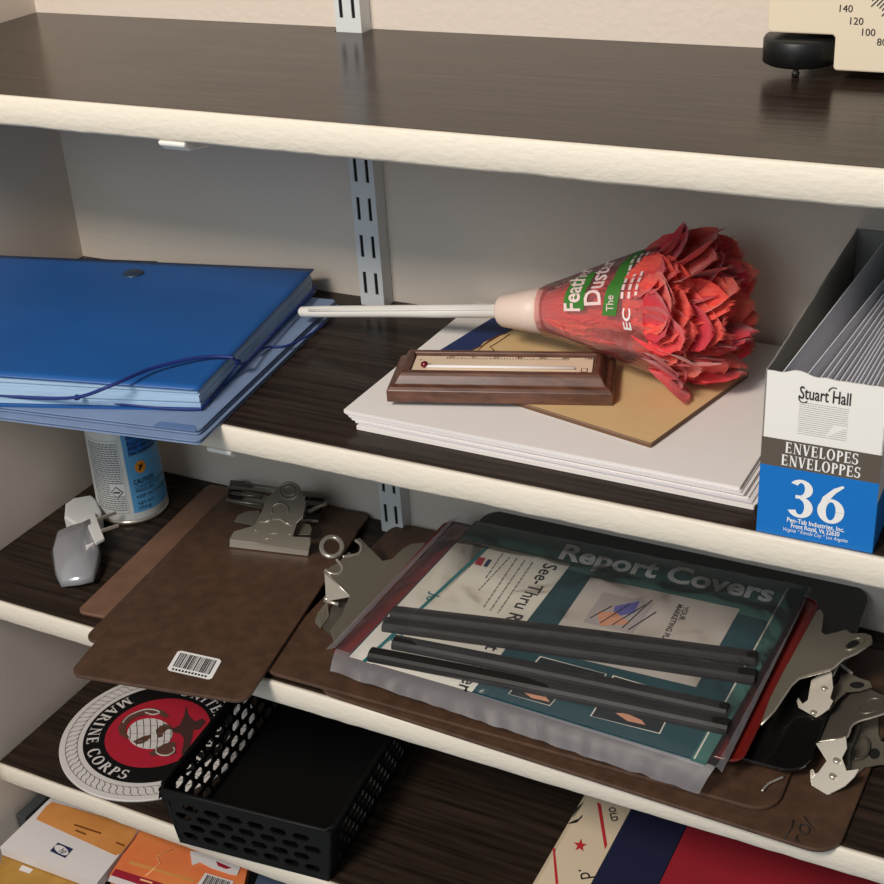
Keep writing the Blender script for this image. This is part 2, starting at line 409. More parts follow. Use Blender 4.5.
folder(.0045, .0078, (.3285, -.2665), .283, .238, M_lblue, 'upper light blue folder directly beneath the blue expanding file', lip=True)

# expanding file
FZ0, FZ1 = .0082, .0255
FQ = [at(-70, 371, .036), at(198, 390, .0245), at(314, 269, .0285), at(-12, 255, .042)]      # front left, front right, back right, back left
def fq(u, v, h):
    """u along the front, v front to back, h 0 (back cover) .. 1 (front cover)"""
    p = FQ[0].lerp(FQ[1], u).lerp(FQ[3].lerp(FQ[2], u), v)
    return Vector((p.x, p.y, FZ0 + (p.z - FZ0) * h))
def fslab(mb, u0, u1, v0, v1, h0, h1, m, n=12):
    vs = []; fs = []
    for h in (h0, h1):
        for i in range(n + 1): vs += [fq(u0 + (u1 - u0) * i / n, v0, h), fq(u0 + (u1 - u0) * i / n, v1, h)]
    o = 2 * (n + 1)
    for i in range(n):
        a = 2 * i; fs += [(a, a + 2, a + 3, a + 1), (o + a, o + a + 1, o + a + 3, o + a + 2), (a, o + a, o + a + 2, a + 2), (a + 1, a + 3, o + a + 3, o + a + 1)]
    fs += [(0, 1, o + 1, o), (2 * n, 2 * n + 1, o + 2 * n + 1, o + 2 * n)]
    mb.add(vs, fs, m)
t = thing('expanding_file', 'blue plastic expanding file with elastic cord on the second shelf', 'file folder', (.17, -.14, FZ0))
mb = MB(); fslab(mb, 0, 1, 0, 1, 0, .06, M_file); mb.build('back_cover', t)
mb = MB()
for k in range(6):
    fslab(mb, .006, .994 - .002 * (k % 2), .012 + .004 * math.sin(k * 2.1), .985, .075 + k * .14, .075 + k * .14 + .134, M_pocket)
mb.build('pockets', t)
def cov(u, v):
    p = fq(u, v, 1.0)
    return p + Vector((0, 0, .0016 * math.sin(math.pi * u) * math.sin(math.pi * v) - .0004))
mb = MB(); mb.grid(cov, 40, 24, M_file); mb.build('front_cover', t, solid=.0011)
mb = MB()
bc = at(133, 273, .036)
mb.lathe([(.0088, 0), (.0092, .001), (.007, .0022), (.003, .0026)], mat('slate_snap_plastic', (44, 58, 78), .4), Matrix.Translation((bc.x, bc.y, .0347)), 28)
mb.build('snap_button', t)['label'] = 'dark round snap button'
mb = MB(); fslab(mb, .30, .52, 1.004, 1.03, .25, .93, M_black); mb.build('closure_tab', t)['label'] = 'black closure tab at the back edge'
M_cord = mat('navy_elastic_cord', (24, 44, 116), .6)
mb = MB()
def cz(pts, z): return [at(x, y, zz) for (x, y), zz in zip(pts, z)]
def smooth(pts, n=8):
    out = []; P = [pts[0]] + list(pts) + [pts[-1]]
    for i in range(1, len(P) - 2):
        for k in range(n):
            tt = k / n; a, b, c, d = P[i - 1], P[i], P[i + 1], P[i + 2]
            out.append(.5 * ((2 * b) + (c - a) * tt + (2 * a - 5 * b + 4 * c - d) * tt * tt + (3 * b - a - 3 * c + d) * tt ** 3))
    out.append(pts[-1]); return out
zt_ = .0285
mb.tube(smooth(cz([(-30, 392), (0, 395), (40, 398), (78, 397), (110, 386), (150, 369), (190, 359), (215, 356.5), (234, 357.5)], [.016, .016, .016, .022, .034, .0325, .031, .029, .028])), .0013, M_cord)
mb.tube(smooth(cz([(78, 398), (110, 403), (160, 408), (196, 409), (204, 405), (222, 385), (240, 361)], [.013, .011, .010, .010, .011, .011, .019])), .0009, M_cord)
mb.tube(smooth(cz([(232, 356), (238, 363), (246, 362), (256, 352), (280, 325), (304, 300), (316, 286)], [.028, .022, .018, .016, .016, .016, .016])), .0010, M_cord)
mb.tube(smooth(cz([(256, 352), (268, 347), (285, 346), (300, 340), (315, 331), (324, 324)], [.014, .0105, .0095, .0095, .0095, .0095])), .0009, M_cord)
for q in ((238, 362, .020), (77, 397.5, .019)):
    c = at(*q); mb.lathe([(.0005, -.002), (.0022, -.0012), (.0024, .001), (.0008, .0022)], M_cord, Matrix.Translation(c), 12)
mb.build('elastic_cord', t)['label'] = 'navy blue elastic cord'

# ================================================================== SECOND SHELF, middle
# paper stack
t = thing('paper_stack', 'stack of white paper under the thermometer and feather duster', 'paper', (.56, -.12, 0))
mb = MB(); random.seed(3)
z = .0002
px0, py0 = at(356, 427, .002).x, at(356, 427, .002).y
for k in range(9):
    th = .0009 if k < 8 else .0022
    f = k / 8
    th = [.0026, .0008, .0008, .0012, .0010, .0009, .0010, .0008, .0024][k]
    dx = [.0, .001, .0015, -.001, -.004, -.006, -.0065, -.0085, -.0095][k]; dy = [0, .0005, .001, .0005, .001, .0015, .001, .0012, .0008][k]
    M = frame((px0 + dx, py0 + dy, 0), R_(-.9 + .25 * math.sin(k * 1.7)))
    if k == 8: wd = .279
    mb.prism(rrect(.279, .2055, .0006, 1), z, z + th, M_paper if k % 2 == 0 else M_paper2, M)
    z += th + .00018
PZ = z
mb.build('sheets', t)
t['kind'] = 'stuff'

# sand coloured pad with dune drawing
M_sand = mat('sand_print_card', (222, 190, 140), .55, rgb2=(218, 184, 132), nscale=30)
M_navyp = mat('navy_print', (28, 48, 96), .6); M_oline = mat('brown_print', (120, 66, 24), .6); M_pedge = mat('brown_pad_edge', (110, 78, 52), .7)
p0 = at(651, 443, PZ + .004); p1 = at(749, 372, PZ + .004); pb = at(438, 352, PZ + .004)
ax = (p1 - p0).normalized(); yaw = math.atan2(ax.y, ax.x)
MPd = frame((p0.x, p0.y, 0), yaw)        # x along the right-hand short edge, y towards the left
pw = (p1 - p0).length; ph = .205
t = thing('note_pad', 'sand coloured pad with navy band and dune drawing on the white paper', 'notepad', (p0.x - .07, p0.y + .06, PZ))
mb = MB(); mb.prism(rrect(pw, ph, .001, 1), PZ + .0003, PZ + .0030, M_paper2, MPd, M_pedge); mb.build('pages', t)
mb = MB(); mb.prism(rrect(pw, ph, .001, 1), PZ + .0032, PZ + .0040, M_sand, MPd, M_pedge)
def padl(x, y): return MPd.inverted() @ at(x, y, PZ + .0042)
def on_pad(pts, dz=.0042):
    return [MPd @ Vector((q.x, q.y, PZ + dz)) for q in (padl(*p) for p in pts)]
mb.flat(on_pad([(430, 360), (456, 357), (464, 354), (478, 348), (484, 342), (497, 336), (505, 334), (512, 330), (530, 318), (492, 318), (440, 350)]), M_navyp)
for ln in ([(462, 355), (474, 349), (482, 346), (490, 340), (500, 335), (512, 330)], [(474, 354), (484, 345), (492, 340), (504, 333)], [(486, 356), (494, 350), (490, 347), (500, 341), (510, 334)]):
    pts = on_pad(ln, .0043)
    mb.tube(pts, .00035, M_oline, 5)
mb.build('front_cover', t)

# thermometer plaque
TZ = PZ + .0042
a0 = at(387, 402, TZ); a1 = at(613, 406, TZ); yaw = math.atan2((a1 - a0).y, (a1 - a0).x)
L = (a1 - a0).length; Wd = .056; MT = frame((a0.x, a0.y, 0), yaw)
t = thing('desk_thermometer', 'long thermometer in a dark wooden frame lying on the paper and pad', 'thermometer', (a0.x + L / 2 * math.cos(yaw), a0.y + .04, TZ))
M_twood = mat('walnut_moulding', (82, 52, 40), .35, rgb2=(112, 74, 58), nscale=26, stretch=(1, 9, 9), coat=.25)
Hh = [(0, 0.0), (0, .0085), (.002, .0105), (.005, .0115), (.0078, .0165), (.0098, .0185), (.0135, .0185), (.0140, .0150)]
vs = []; fs = []
for ins, h in Hh: vs += [MT @ Vector((x, y, TZ + h)) for x, y in ((ins, ins), (L - ins, ins), (L - ins, Wd - ins), (ins, Wd - ins))]
for i in range(len(Hh) - 1):
    for k in range(4): fs.append((i * 4 + k, i * 4 + (k + 1) % 4, (i + 1) * 4 + (k + 1) % 4, (i + 1) * 4 + k))
fs += [(3, 2, 1, 0), tuple((len(Hh) - 1) * 4 + k for k in range(4))]
mb = MB(); mb.add(vs, fs, M_twood); mb.build('wooden_frame', t, bevel=.0006)
mb = MB(); q = .0150; M_plate = mat('thermometer_plate', (238, 214, 186), .4); M_pl2 = mat('thermometer_ink', (60, 40, 34), .6)
def MTm(z): return MT @ Matrix.Translation((0, 0, TZ + z))
mb.prism([(q, q), (L - q, q), (L - q, Wd - q), (q, Wd - q)], .0151, .0160, M_plate, MTm(0))
for k in range(58):
    x = q + .022 + k * .0020
    if x > L - q - .016: break
    hh = .0022 if k % 5 == 0 else .0012
    mb.flat([(x, Wd - q - .0044), (x + .0006, Wd - q - .0044), (x + .0006, Wd - q - .0044 + hh), (x, Wd - q - .0044 + hh)], M_pl2, MTm(.0162))
for k in range(7):
    mb.text(str(k * 20 - 20), .0046, M_pl2, MTm(.0162) @ Matrix.Translation((q + .024 + k * .0162, Wd - q - .0030, 0)), 'C')
mb.text('F', .003, M_pl2, MTm(.0162) @ Matrix.Translation((q + .004, Wd - q - .008, 0)), 'C')
mb.box(L - q - .0075, L - q - .003, q + .003, q + .009, .0161, .0162, M_pl2, MTm(0)); mb.box(L - q - .0069, L - q - .0036, q + .0036, q + .0084, .0162, .01625, M_plate, MTm(0))
mb.build('scale_plate', t)
mb = MB(); yc = q + .0068
M_glass = clear('thermometer_glass', (250, 246, 240), .4, .25, .05)
mb.tube([MTm(.0172) @ Vector((x, yc, 0)) for x in (q + .008, L * .5, L - q - .012)], .0011, M_whiteink, 10); mb.build('glass_tube', t)
mb = MB(); mb.lathe([(.0003, -.0026), (.0022, -.0015), (.0029, 0), (.0022, .0015), (.0003, .0026)], mat('red_spirit', (110, 16, 24), .15, coat=.5), MTm(.0180) @ Matrix.Translation((q + .0085, yc + .001, 0)), 16)
mb.build('red_bulb', t)['label'] = 'dark red bulb'

MTI = MT.inverted()
# feather duster -------------------------------------------------------------
A = Vector((.2976, -.0855, .0190)); B = Vector((.474, -.0925, .0475)); ax = (B - A).normalized()
e1 = Vector((0, 0, 1)) - ax * ax.z; e1.normalize(); e2 = ax.cross(e1)          # e1 up, e2 across (towards -Y or +Y)
if e2.y > 0: e2 = -e2
def cyl(s, r, phi): return A + ax * s + e1 * (r * math.sin(phi)) + e2 * (r * math.cos(phi))
LH = (B - A).length + .006
t = thing('feather_duster', 'coral feather duster with a white handle in a printed plastic sleeve', 'feather duster', (.5, -.09, PZ))
mb = MB()
mb.tube([A + ax * s for s in (0, .002, .02, .10, LH + .004)], [.0028, .0042, .0046, .0048, .0052], M_white, 16)
for ph in (R_(35), R_(200)): mb.tube([cyl(s, .0046 + .0004 * s / LH, ph) for s in (.012, .06, .12, LH - .004)], .0011, M_white, 6)
mb.build('handle', t)
M_collar = mat('pale_plastic_collar', (238, 214, 200), .45)
mb = MB()
def lathe_ax(mb, prof, m, n=36, cap=True):
    vs = []; fs = []
    for s, r in prof:
        for k in range(n): vs.append(cyl(s, r, 2 * math.pi * k / n))
    for i in range(len(prof) - 1):
        for k in range(n): fs.append((i * n + k, i * n + (k + 1) % n, (i + 1) * n + (k + 1) % n, (i + 1) * n + k))
    mb.add(vs, fs, m, None, True)
    if cap: mb.add(vs, [tuple(range(n)), tuple((len(prof) - 1) * n + k for k in range(n))], m)
lathe_ax(mb, [(LH - .004, .0065), (LH - .002, .0105), (LH, .0118), (LH + .02, .0150), (LH + .038, .0180)], M_collar)
mb.build('collar', t)
S0, S1 = LH + .034, LH + .128
def rad(s): f = (s - S0) / (S1 - S0); return .0182 + .0262 * f ** 1.05
def sag(s, phi):      # the sleeve flattens where it rests on the pad
    r = rad(s) * (1 + .03 * math.sin(5 * phi + 40 * s) + .02 * math.sin(11 * phi))
    p = cyl(s, r, phi)
    zmin = TZ + .0025; q_ = MTI @ p
    if -.002 < q_.x < L + .002 and -.002 < q_.y < Wd + .002: zmin = TZ + .0195
    if p.z < zmin: p.z = zmin
    return p
M_f = []
for i, (c1, c2) in enumerate((((232, 70, 62), (246, 104, 88)), ((222, 52, 60), (236, 84, 84)), ((240, 92, 78), (250, 126, 108)), ((206, 36, 58), (224, 62, 76)))):
    M_f.append(mat('coral_feather_%s' % 'abcd'[i], c1, .8, rgb2=c2, nscale=50, stretch=(1, 9, 9), bump=.5, bscale=160, sheen=.4, spec=.15))
random.seed(11)
mb = MB()
lathe_ax(mb, [(LH + .03, .012), (LH + .08, .024), (LH + .12, .033), (LH + .142, .034), (LH + .150, .012)], M_f[1], 24)   # inner mass of quills
def feather(mb, s0, phi, length, wid, curl, lift, m, tw, rf):
    base = cyl(s0, rad(min(s0, S1)) * rf, phi)
    out = (e1 * math.sin(phi) + e2 * math.cos(phi)); side = ax.cross(out)
    d = (ax * math.cos(lift) + out * math.sin(lift)).normalized(); nrm = d.cross(side)
    N = 9; L_ = []; vs = []; fs = []
    for i in range(N + 1):
        f = i / N
        wv = wid * (.25 + .75 * math.sin(math.pi / 2 * f / .6) if f < .6 else max(.12, 1 - ((f - .6) / .42) ** 2) ** .5)
        bend = curl * f * f
        c = base + d * (length * f * math.cos(bend * .5)) + nrm * (-length * .5 * math.sin(bend) * f)
        sd = side * math.cos(tw * f) + nrm * math.sin(tw * f)
        jl = 1 + random.uniform(-.10, .10); jr = 1 + random.uniform(-.10, .10)
        cup = nrm * (-wv * .28)
        row = [c - sd * wv * jl + cup, c - sd * wv * .5, c, c + sd * wv * .5, c + sd * wv * jr + cup]
        for p in row:
            if p.z < TZ + .003: p.z = TZ + .003 + random.uniform(0, .002)
            if p.y > -.006: p.y = -.006 - random.uniform(0, .003)
            if p.y > -.03 and p.z < .01: pass
        vs += row
    for i in range(N):
        for k in range(4): fs.append((i * 5 + k, i * 5 + k + 1, (i + 1) * 5 + k + 1, (i + 1) * 5 + k))
    mb.add(vs, fs, m, None, True)
    # frayed tip barbs
    tip = vs[-5:]; prev = vs[-10:-5]
    for k in range(34):
        f = random.random() * 3.999; i = int(f); q = f - i
        p = Vector(tip[i]).lerp(Vector(tip[i + 1]), q); pp = Vector(prev[i]).lerp(Vector(prev[i + 1]), q)
        dr = (p - pp).normalized() + side * random.uniform(-.5, .5) + out * random.uniform(-.35, .25)
        e = p + dr.normalized() * random.uniform(.002, .0065)
        if e.z < TZ + .001: e.z = TZ + .001
        if e.y > -.003: e.y = -.003
        sd = side * .00028
        mb.add([p - sd, p + sd, e], [(0, 1, 2)], m)
    for k in range(26):                     # barbs along both margins
        i = random.randint(3, N); sg = random.choice((0, 4)); p = Vector(vs[i * 5 + sg]); c = Vector(vs[i * 5 + 2])
        dr = (p - c).normalized() * .35 + d * 1.0 + out * random.uniform(-.15, .15)
        e = p + dr.normalized() * random.uniform(.0015, .004)
        if e.z < TZ + .001: e.z = TZ + .001
        if e.y > -.003: e.y = -.003
        mb.add([p - d * .0004, p + d * .0004, e], [(0, 1, 2)], m)
for ringi, (cnt, ds, ln, lift, wd, rf) in enumerate(((22, -.016, .050, .16, .0175, .92), (22, -.012, .058, .04, .018, .82), (20, -.010, .062, -.08, .0175, .62), (18, -.006, .062, .0, .017, .42), (14, -.004, .062, .0, .017, .22), (12, -.008, .042, .30, .016, .90))):
    for k in range(cnt):
        phi = 2 * math.pi * (k + random.random() * .7) / cnt + ringi
        feather(mb, S1 + ds + random.uniform(-.006, .006), phi, ln * random.uniform(.66, .98), wd * random.uniform(.85, 1.15), random.uniform(-.15, .75), lift + random.uniform(-.12, .12), random.choice(M_f), random.uniform(-.5, .5), rf)
for k in range(60):     # inside the sleeve
    feather(mb, LH + .036 + random.uniform(0, .03), random.uniform(0, 6.28), random.uniform(.05, .075), .012, .1, .12, random.choice(M_f[:3]), 0, .66)
fo_ = mb.build('feathers', t); fo_['kind'] = 'stuff'; fo_['label'] = 'coral red feathers'
mb = MB()
M_slv = clear('clear_sleeve_film', (255, 232, 230), .3, .16, .16, bump=.4, bscale=40, hazecol=(246, 176, 172))
mb.grid(lambda u, v: sag(S0 + (S1 - S0) * v, 2 * math.pi * u), 72, 20, M_slv)
slv = mb.build('plastic_sleeve', t)
M_grn = mat('green_print', (64, 128, 48), .6); M_wp = mat('pale_print', (244, 214, 210), .6)
mb = MB()
# u runs round the sleeve (upwards), v runs towards the handle
def slm(u, v, s_base, phi0, lift=.0007):
    s = s_base - v; r = rad(s)
    phi = phi0 + u / max(r, .02)
    p = sag(s, phi); c = A + ax * s
    return p + (p - c).normalized() * lift
def patch(s_a, s_b, pa, pb, m, lift, slant=0):
    mb.grid(lambda u, v: (lambda s, ph: (lambda p: p + (p - (A + ax * s)).normalized() * lift)(sag(s, ph)))(s_a + (s_b - s_a) * v + slant * u, pa + (pb - pa) * u), 10, 6, m)
P0 = R_(20)
patch(S0 + .026, S0 + .044, P0 + .02, P0 + 1.05, M_grn, .0004, .004)
patch(S0 + .060, S0 + .072, P0 - .08, P0 + 1.35, M_grn, .0004, .010)
mb.text('Feather', .020, M_wp, lambda u, v: slm(u, v, S0 + .041, P0 + .0), 'L', .02, width=.040)
mb.text('Duster', .020, M_wp, lambda u, v: slm(u, v, S0 + .059, P0 + .12), 'L', .02, width=.042)
mb.text('The', .009, M_wp, lambda u, v: slm(u, v, S0 + .0700, P0 + .0), 'L', .0, width=.010)
mb.text('EC', .009, M_whiteink, lambda u, v: slm(u, v, S0 + .084, P0 - .30), 'L', .02, width=.014)
for k in range(3):
    for j in range(7):
        u0 = .004 + j * .0055; mb.polys([[(u0, 0), (u0 + .0042, 0), (u0 + .0042, .0022), (u0, .0022)]], M_wp, lambda u, v: slm(u, v, S0 + .078 + k * .0055, P0 + .10))
mb.build('sleeve_print', slv)['label'] = 'green and white printing on the sleeve'

# ================================================================== ENVELOPE BOX
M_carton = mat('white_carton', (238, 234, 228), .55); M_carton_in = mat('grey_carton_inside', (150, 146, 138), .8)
M_brown = mat('taupe_print', (92, 82, 72), .5); M_cyan = mat('bright_blue_print', (0, 112, 196), .5)
BX0, BX1, BY0, BY1, BH = .7085, .7745, -.2395, -.003, .1045
yawb = R_(.6)
MBx = frame((BX0, BY0, .0003), yawb); BW, BD = BX1 - BX0, BY1 - BY0
t = thing('envelope_box', 'open white and blue box of envelopes at the right of the second shelf', 'box', (BX0 + BW / 2, (BY0 + BY1) / 2, .0003))
mb = MB(); tk = .0009
mb.box(0, BW, 0, BD, 0, tk, M_carton, MBx)
# left side with torn edge, right side, back
tear = [(0, BH)] + [(BD * f, BH + .0012 * mnoise.noise(Vector((f * 30, 0, 1))) - .0006) for f in [i / 24 for i in range(1, 24)]] + [(BD, BH + .0005)]
def side(x0, x1, m):
    vs = [(x0, y, z) for y, z in [(0, 0)] + tear + [(BD, 0)]] + [(x1, y, z) for y, z in [(0, 0)] + tear + [(BD, 0)]]
    n = len(tear) + 2
    mb.add(vs, [tuple(range(n)), tuple(range(n, 2 * n))] + [(i, (i + 1) % n, n + (i + 1) % n, n + i) for i in range(n)], m, MBx)
side(0, tk, M_carton_in); side(BW - tk, BW, M_carton)
mb.box(0, BW, BD - tk, BD, 0, BH, M_carton_in, MBx)
mb.box(.0005, .004, BD - .012, BD - .001, BH * .35, BH * .62, M_black, MBx)
bl = BH * .305
mb.box(BW, BW + .0003, .0, BD, 0, bl, M_cyan, MBx)
mb.build('carton', t)
mb = MB()
ft_ = [(0, BH - .0005)] + [(BW * f, BH + .0009 * mnoise.noise(Vector((f * 9, 5, 0))) + (.0028 * math.exp(-((f - .27) / .09) ** 2)) - .001) for f in [i / 30 for i in range(1, 30)]] + [(BW, BH - .002)]
vs = [(x, y, z) for y in (0, tk) for x, z in [(0, 0)] + ft_ + [(BW, 0)]]; n = len(ft_) + 2
mb.add(vs, [tuple(range(n)), tuple(range(n, 2 * n))] + [(i, (i + 1) % n, n + (i + 1) % n, n + i) for i in range(n)], M_carton, MBx)
MFp = MBx @ Matrix.Translation((0, -.0003, 0)) @ Matrix.Rotation(R_(90), 4, 'X')     # u right, v up on the front
def fr_rect(u0, u1, v0, v1, m, dz=0): mb.flat([(u0, v0, dz), (u1, v0, dz), (u1, v1, dz), (u0, v1, dz)], m, MFp)
b1, b2 = BH * .433, BH * .602
fr_rect(0, BW, 0, b1, M_cyan); fr_rect(0, BW, b1, b2, M_brown)
Mz = lambda u, v: MFp @ Matrix.Translation((u, v, .0002))
mb.text('Stuart Hall', .0108, M_ink, Mz(BW * .50, BH * .862), 'C', .008, width=.0275)
mb.polys(_arc(.0215, BH * .865, .0028, .0030, 150, 330, .0006, .0006, 10), M_ink, Mz(0, 0))
mb.polys(_arc(.0375, BH * .925, .0030, .0030, 60, 180, .0006, .0006, 8), M_ink, Mz(0, 0))
for k in range(16):
    v = BH * .655 + k * .00128
    u0, u1 = BW * .295, BW * .70
    if k < 7: u1 = BW * .52 + .0006 * k * 1.2
    mb.flat([(u0, v), (u1, v), (u1, v + .00015), (u0, v + .00015)], M_greyink, Mz(0, 0))
    if k < 7: mb.flat([(BW * .52 + k * .0019, v), (BW * .70, v), (BW * .70, v + .00015), (BW * .52 + k * .0019, v + .00015)], M_greyink, Mz(0, 0))
serif_text(mb, 'ENVELOPES', .0068, M_whiteink, Mz(BW * .51, b1 + .0098), 'C', width=.0405)
serif_text(mb, 'ENVELOPPES', .0068, M_whiteink, Mz(BW * .51, b1 + .0016), 'C', width=.0440)
serif_text(mb, '36', .0242, M_whiteink, Mz(BW * .51, .0150), 'C', width=.0320, gap=.03)
mb.text('Pen-Tab Industries, Inc.', .0042, M_whiteink, Mz(BW * .51, .0105), 'C', .02, width=.0325)
mb.text('Front Royal, Va 22630', .0042, M_whiteink, Mz(BW * .51, .0070), 'C', .02, width=.0275)
mb.text('Virginia * Kansas City * Los Angeles', .0034, M_whiteink, Mz(BW * .51, .0040), 'C', .0, width=.0370, shear=.2)
mb.build('printed_front', t)['label'] = 'white, taupe and blue printed front panel'
M_env = mat('white_envelope_paper', (226, 226, 232), .75)
random.seed(5)
env0 = None; ENVW, ENVH = .226, .0985
tops = [.0071, .0195, .0270, .0305, .0345, .0380, .0410, .0435, .0458, .0480, .0505, .0530, .0555, .0580]
yaws = [-3.2, -4.6, -4.0, -3.5, -3.1, -2.8, -2.5, -2.3, -2.1, -1.9, -1.7, -1.5, -1.2, -.9]
for i, (xt, yw_) in enumerate(zip(tops, yaws)):
    bx = .0028 + i * .0040; lean = math.asin((xt - bx) / ENVH); yw = yawb + R_(yw_)
    p = MBx @ Vector((bx, .0035, .0013))
    if env0 is None:
        mb = MB(); mb.box(-.0004, .0004, 0, ENVW, 0, ENVH, M_env)
        mb.flat([(.00046, .003, ENVH - .001), (.00046, ENVW - .003, ENVH - .001), (.00046, ENVW * .5, ENVH - .055)], M_env)
        o = env0 = mb.build('envelope', None, bevel=.0002)
    else:
        o = env0.copy(); COL.objects.link(o)
    o.location = p; o.rotation_euler = (0, lean, yw)
    tag(o, 'leftmost white envelope standing on edge in the open envelope box' if i == 0 else 'white envelope standing on edge in the row packed to the right of the leftmost one', 'envelope', 'white envelopes in the box')

# ================================================================== THIRD SHELF, left
# spray can
cc = Vector((.0695, -.0690, Z3)); CR = .0332; CH = .165
t = thing('spray_can', 'white and blue spray can standing under the blue folder', 'aerosol can', cc)
M_can = mat('white_can_paint', (226, 226, 222), .35); M_canblue = mat('sky_blue_print', (96, 168, 220), .35); M_canblue2 = mat('mid_blue_print', (40, 112, 190), .35)
M_or = mat('orange_print', (236, 150, 40), .4)
mb = MB(); mb.lathe([(CR - .003, .003), (CR - .0005, .004), (CR, .006), (CR * .90, CH)], M_can, Matrix.Translation(cc), 64)
ca = R_(-46)
def can(u, v, lift=.0003): a = ca + u / CR; rr = CR * (1 - .10 * (v - .006) / (CH - .006)) + lift; return cc + Vector((rr * math.cos(a), rr * math.sin(a), v))
def canrect(u0, u1, v0, v1, m, lift): mb.grid(lambda a, b: can(u0 + (u1 - u0) * a, v0 + (v1 - v0) * b, lift), 16, 2, m)
canrect(-.0010, .045, .0125, .165, M_canblue, .0002); canrect(.0035, .045, .072, .165, M_canblue2, .0003)
random.seed(2)
for k in range(30):
    v = .0165 + k * .00235
    if 6 < k < 12: u0, u1 = -.040, -.020
    else: u0, u1 = -.040, -.0065
    u = u0 + random.uniform(0, .002)
    while u < u1:
        l = random.uniform(.001, .004); mb.grid(lambda a, b: can(u + (min(u + l, u1) - u) * a, v + .0011 * b, .0004), 3, 1, M_greyink); u += l + .0007
for (u0, v0, u1, v1) in ((-.0415, .0135, -.005, .0138), (-.0415, .0885, -.005, .0888)): canrect(u0, u1, v0, v1, M_greyink, .0005)
canrect(-.0415, -.0413, .0135, .0888, M_greyink, .0005); canrect(-.0052, -.0050, .0135, .0888, M_greyink, .0005)
for q in ([(-.0135, .0300), (-.0075, .0360), (-.0135, .0420), (-.0195, .0360)],): mb.polys([q], M_ink, lambda u, v: can(u, v, .0006))
mb.polys([[(-.0135, .0310), (-.0085, .0360), (-.0135, .0410), (-.0185, .0360)]], M_can, lambda u, v: can(u, v, .0008))
mb.polys([[(-.0165, .0352), (-.0105, .0352), (-.0105, .0368), (-.0165, .0368)]], M_ink, lambda u, v: can(u, v, .001))
mb.polys([[(.0125 + .0055 * math.cos(R_(a)), .058 + .0062 * math.sin(R_(a))) for a in range(0, 360, 20)]], M_or, lambda u, v: can(u, v, .0006))
mb.polys([[(.010, .0555), (.0115, .0545), (.0155, .0600), (.0140, .0615)], [(.0105, .0600), (.0125, .0560), (.0135, .0565), (.0118, .0610)]], M_ink, lambda u, v: can(u, v, .0009))
mb.text('CAUTION', .0068, M_ink, lambda u, v: can(u, v, .0006), 'L', .01, width=.020) if False else None
mb.text('CAUTION', .0072, M_ink, lambda u, v: can(u + .0035, v + .0415, .0006), 'L', .015, width=.021)
for (tx, v) in (('CONTENTS UNDER', .0370), ('PRESSURE', .0330), ('KEEP OUT OF REACH', .0270), ('NET WT', .0200), ('(354 g)', .0155)):
    mb.text(tx, .0044, M_ink, lambda u, vv: can(u + .0040, vv + v, .0006), 'L', .0)
for k, v in enumerate((.0880, .0820, .0770, .0710)):
    mb.text(('DISINFECTANT', 'KILLS GERMS', 'AND VIRUSES', 'ON SURFACES')[k], .0050, M_ink, lambda u, vv: can(u + .0035, vv + v, .0007), 'L', .012)
mb.build('can_body', t)
mb = MB(); mb.lathe([(CR - .004, .0002), (CR - .0008, .0006), (CR + .0004, .0022), (CR - .0002, .0045), (CR - .003, .0046)], M_bright, Matrix.Translation(cc), 64); mb.build('metal_rim', t)
mb = MB(); mb.lathe([(CR * .90, CH), (CR * .9 - .004, CH + .006), (.016, CH + .012), (.015, CH + .028)], M_can, Matrix.Translation(cc), 40); mb.build('cap', t)

# plug-in night light -------------------------------------------------------
nl = at(78, 575, Z3)
t = thing('night_light', 'clear plug-in night light lying on the shelf before the spray can', 'night light', nl)
M_nlw = mat('white_glossy_plastic', (226, 224, 222), .25)
M_nlc = clear('frosted_clear_plastic', (236, 238, 244), .5, .34, .15, hazecol=(236, 236, 242))
def npoly(pts, h0): return [at(x, y, Z3 + h0) for x, y in pts]
mb = MB()
shade = [(52, 553), (57, 534), (70, 528), (84, 524), (92, 520), (98, 536), (101, 556), (98, 570), (93, 582), (80, 585), (62, 587), (55, 574)]
base3 = [at(x, y, Z3 + .004 + .014 * max(0, (590 - y) / 70)) for x, y in shade]
cen = sum(base3, Vector()) / len(base3)
vs = [tuple(p) for p in base3]; n = len(vs)
vs += [tuple(cen + (Vector(p) - cen) * .86 + Vector((0, 0, .0055))) for p in base3] + [tuple(cen + Vector((0, 0, .0070)))]
fs = [(i, (i + 1) % n, n + (i + 1) % n, n + i) for i in range(n)] + [(n + i, n + (i + 1) % n, 2 * n) for i in range(n)]
mb.add(vs, fs, M_nlc, None, True); mb.build('shade', t, solid=.0012)
mb = MB()
bp = [(67, 530), (68, 517), (76, 511), (94, 508), (98, 512), (104, 524), (104, 532), (93, 545), (86, 548), (76, 536)]
mb.slab([at(x, y, Z3 + .003) for x, y in bp], (0, 0, .015), M_nlw); mb.build('plug_body', t, bevel=.002)
mb = MB(); mb.slab([at(x, y, Z3 + .0185) for x, y in ((84, 520), (95, 515), (105, 541), (96, 546))], (0, 0, .0035), M_nlw)
mb.slab([at(x, y, Z3 + .0125) for x, y in ((84, 546), (90, 530), (96, 548), (88, 555))], (0, 0, .006), M_nlw); mb.build('plug_face', t, bevel=.0008)
for a, b in (((97, 521), (116, 514.5)), ((102, 532.5), (119, 527))):
    pa = at(*a, Z3 + .0195); pb = at(*b, Z3 + .0195); dv = (pb - pa); sd = Vector((-dv.y, dv.x, 0)).normalized() * .0007
    mb = MB(); mb.slab([pa - sd, pb - sd * .7, pb + dv * .04, pb + sd * .7, pa + sd], (0, 0, .0036), M_bright); mb.build('prong', t, bevel=.0004)

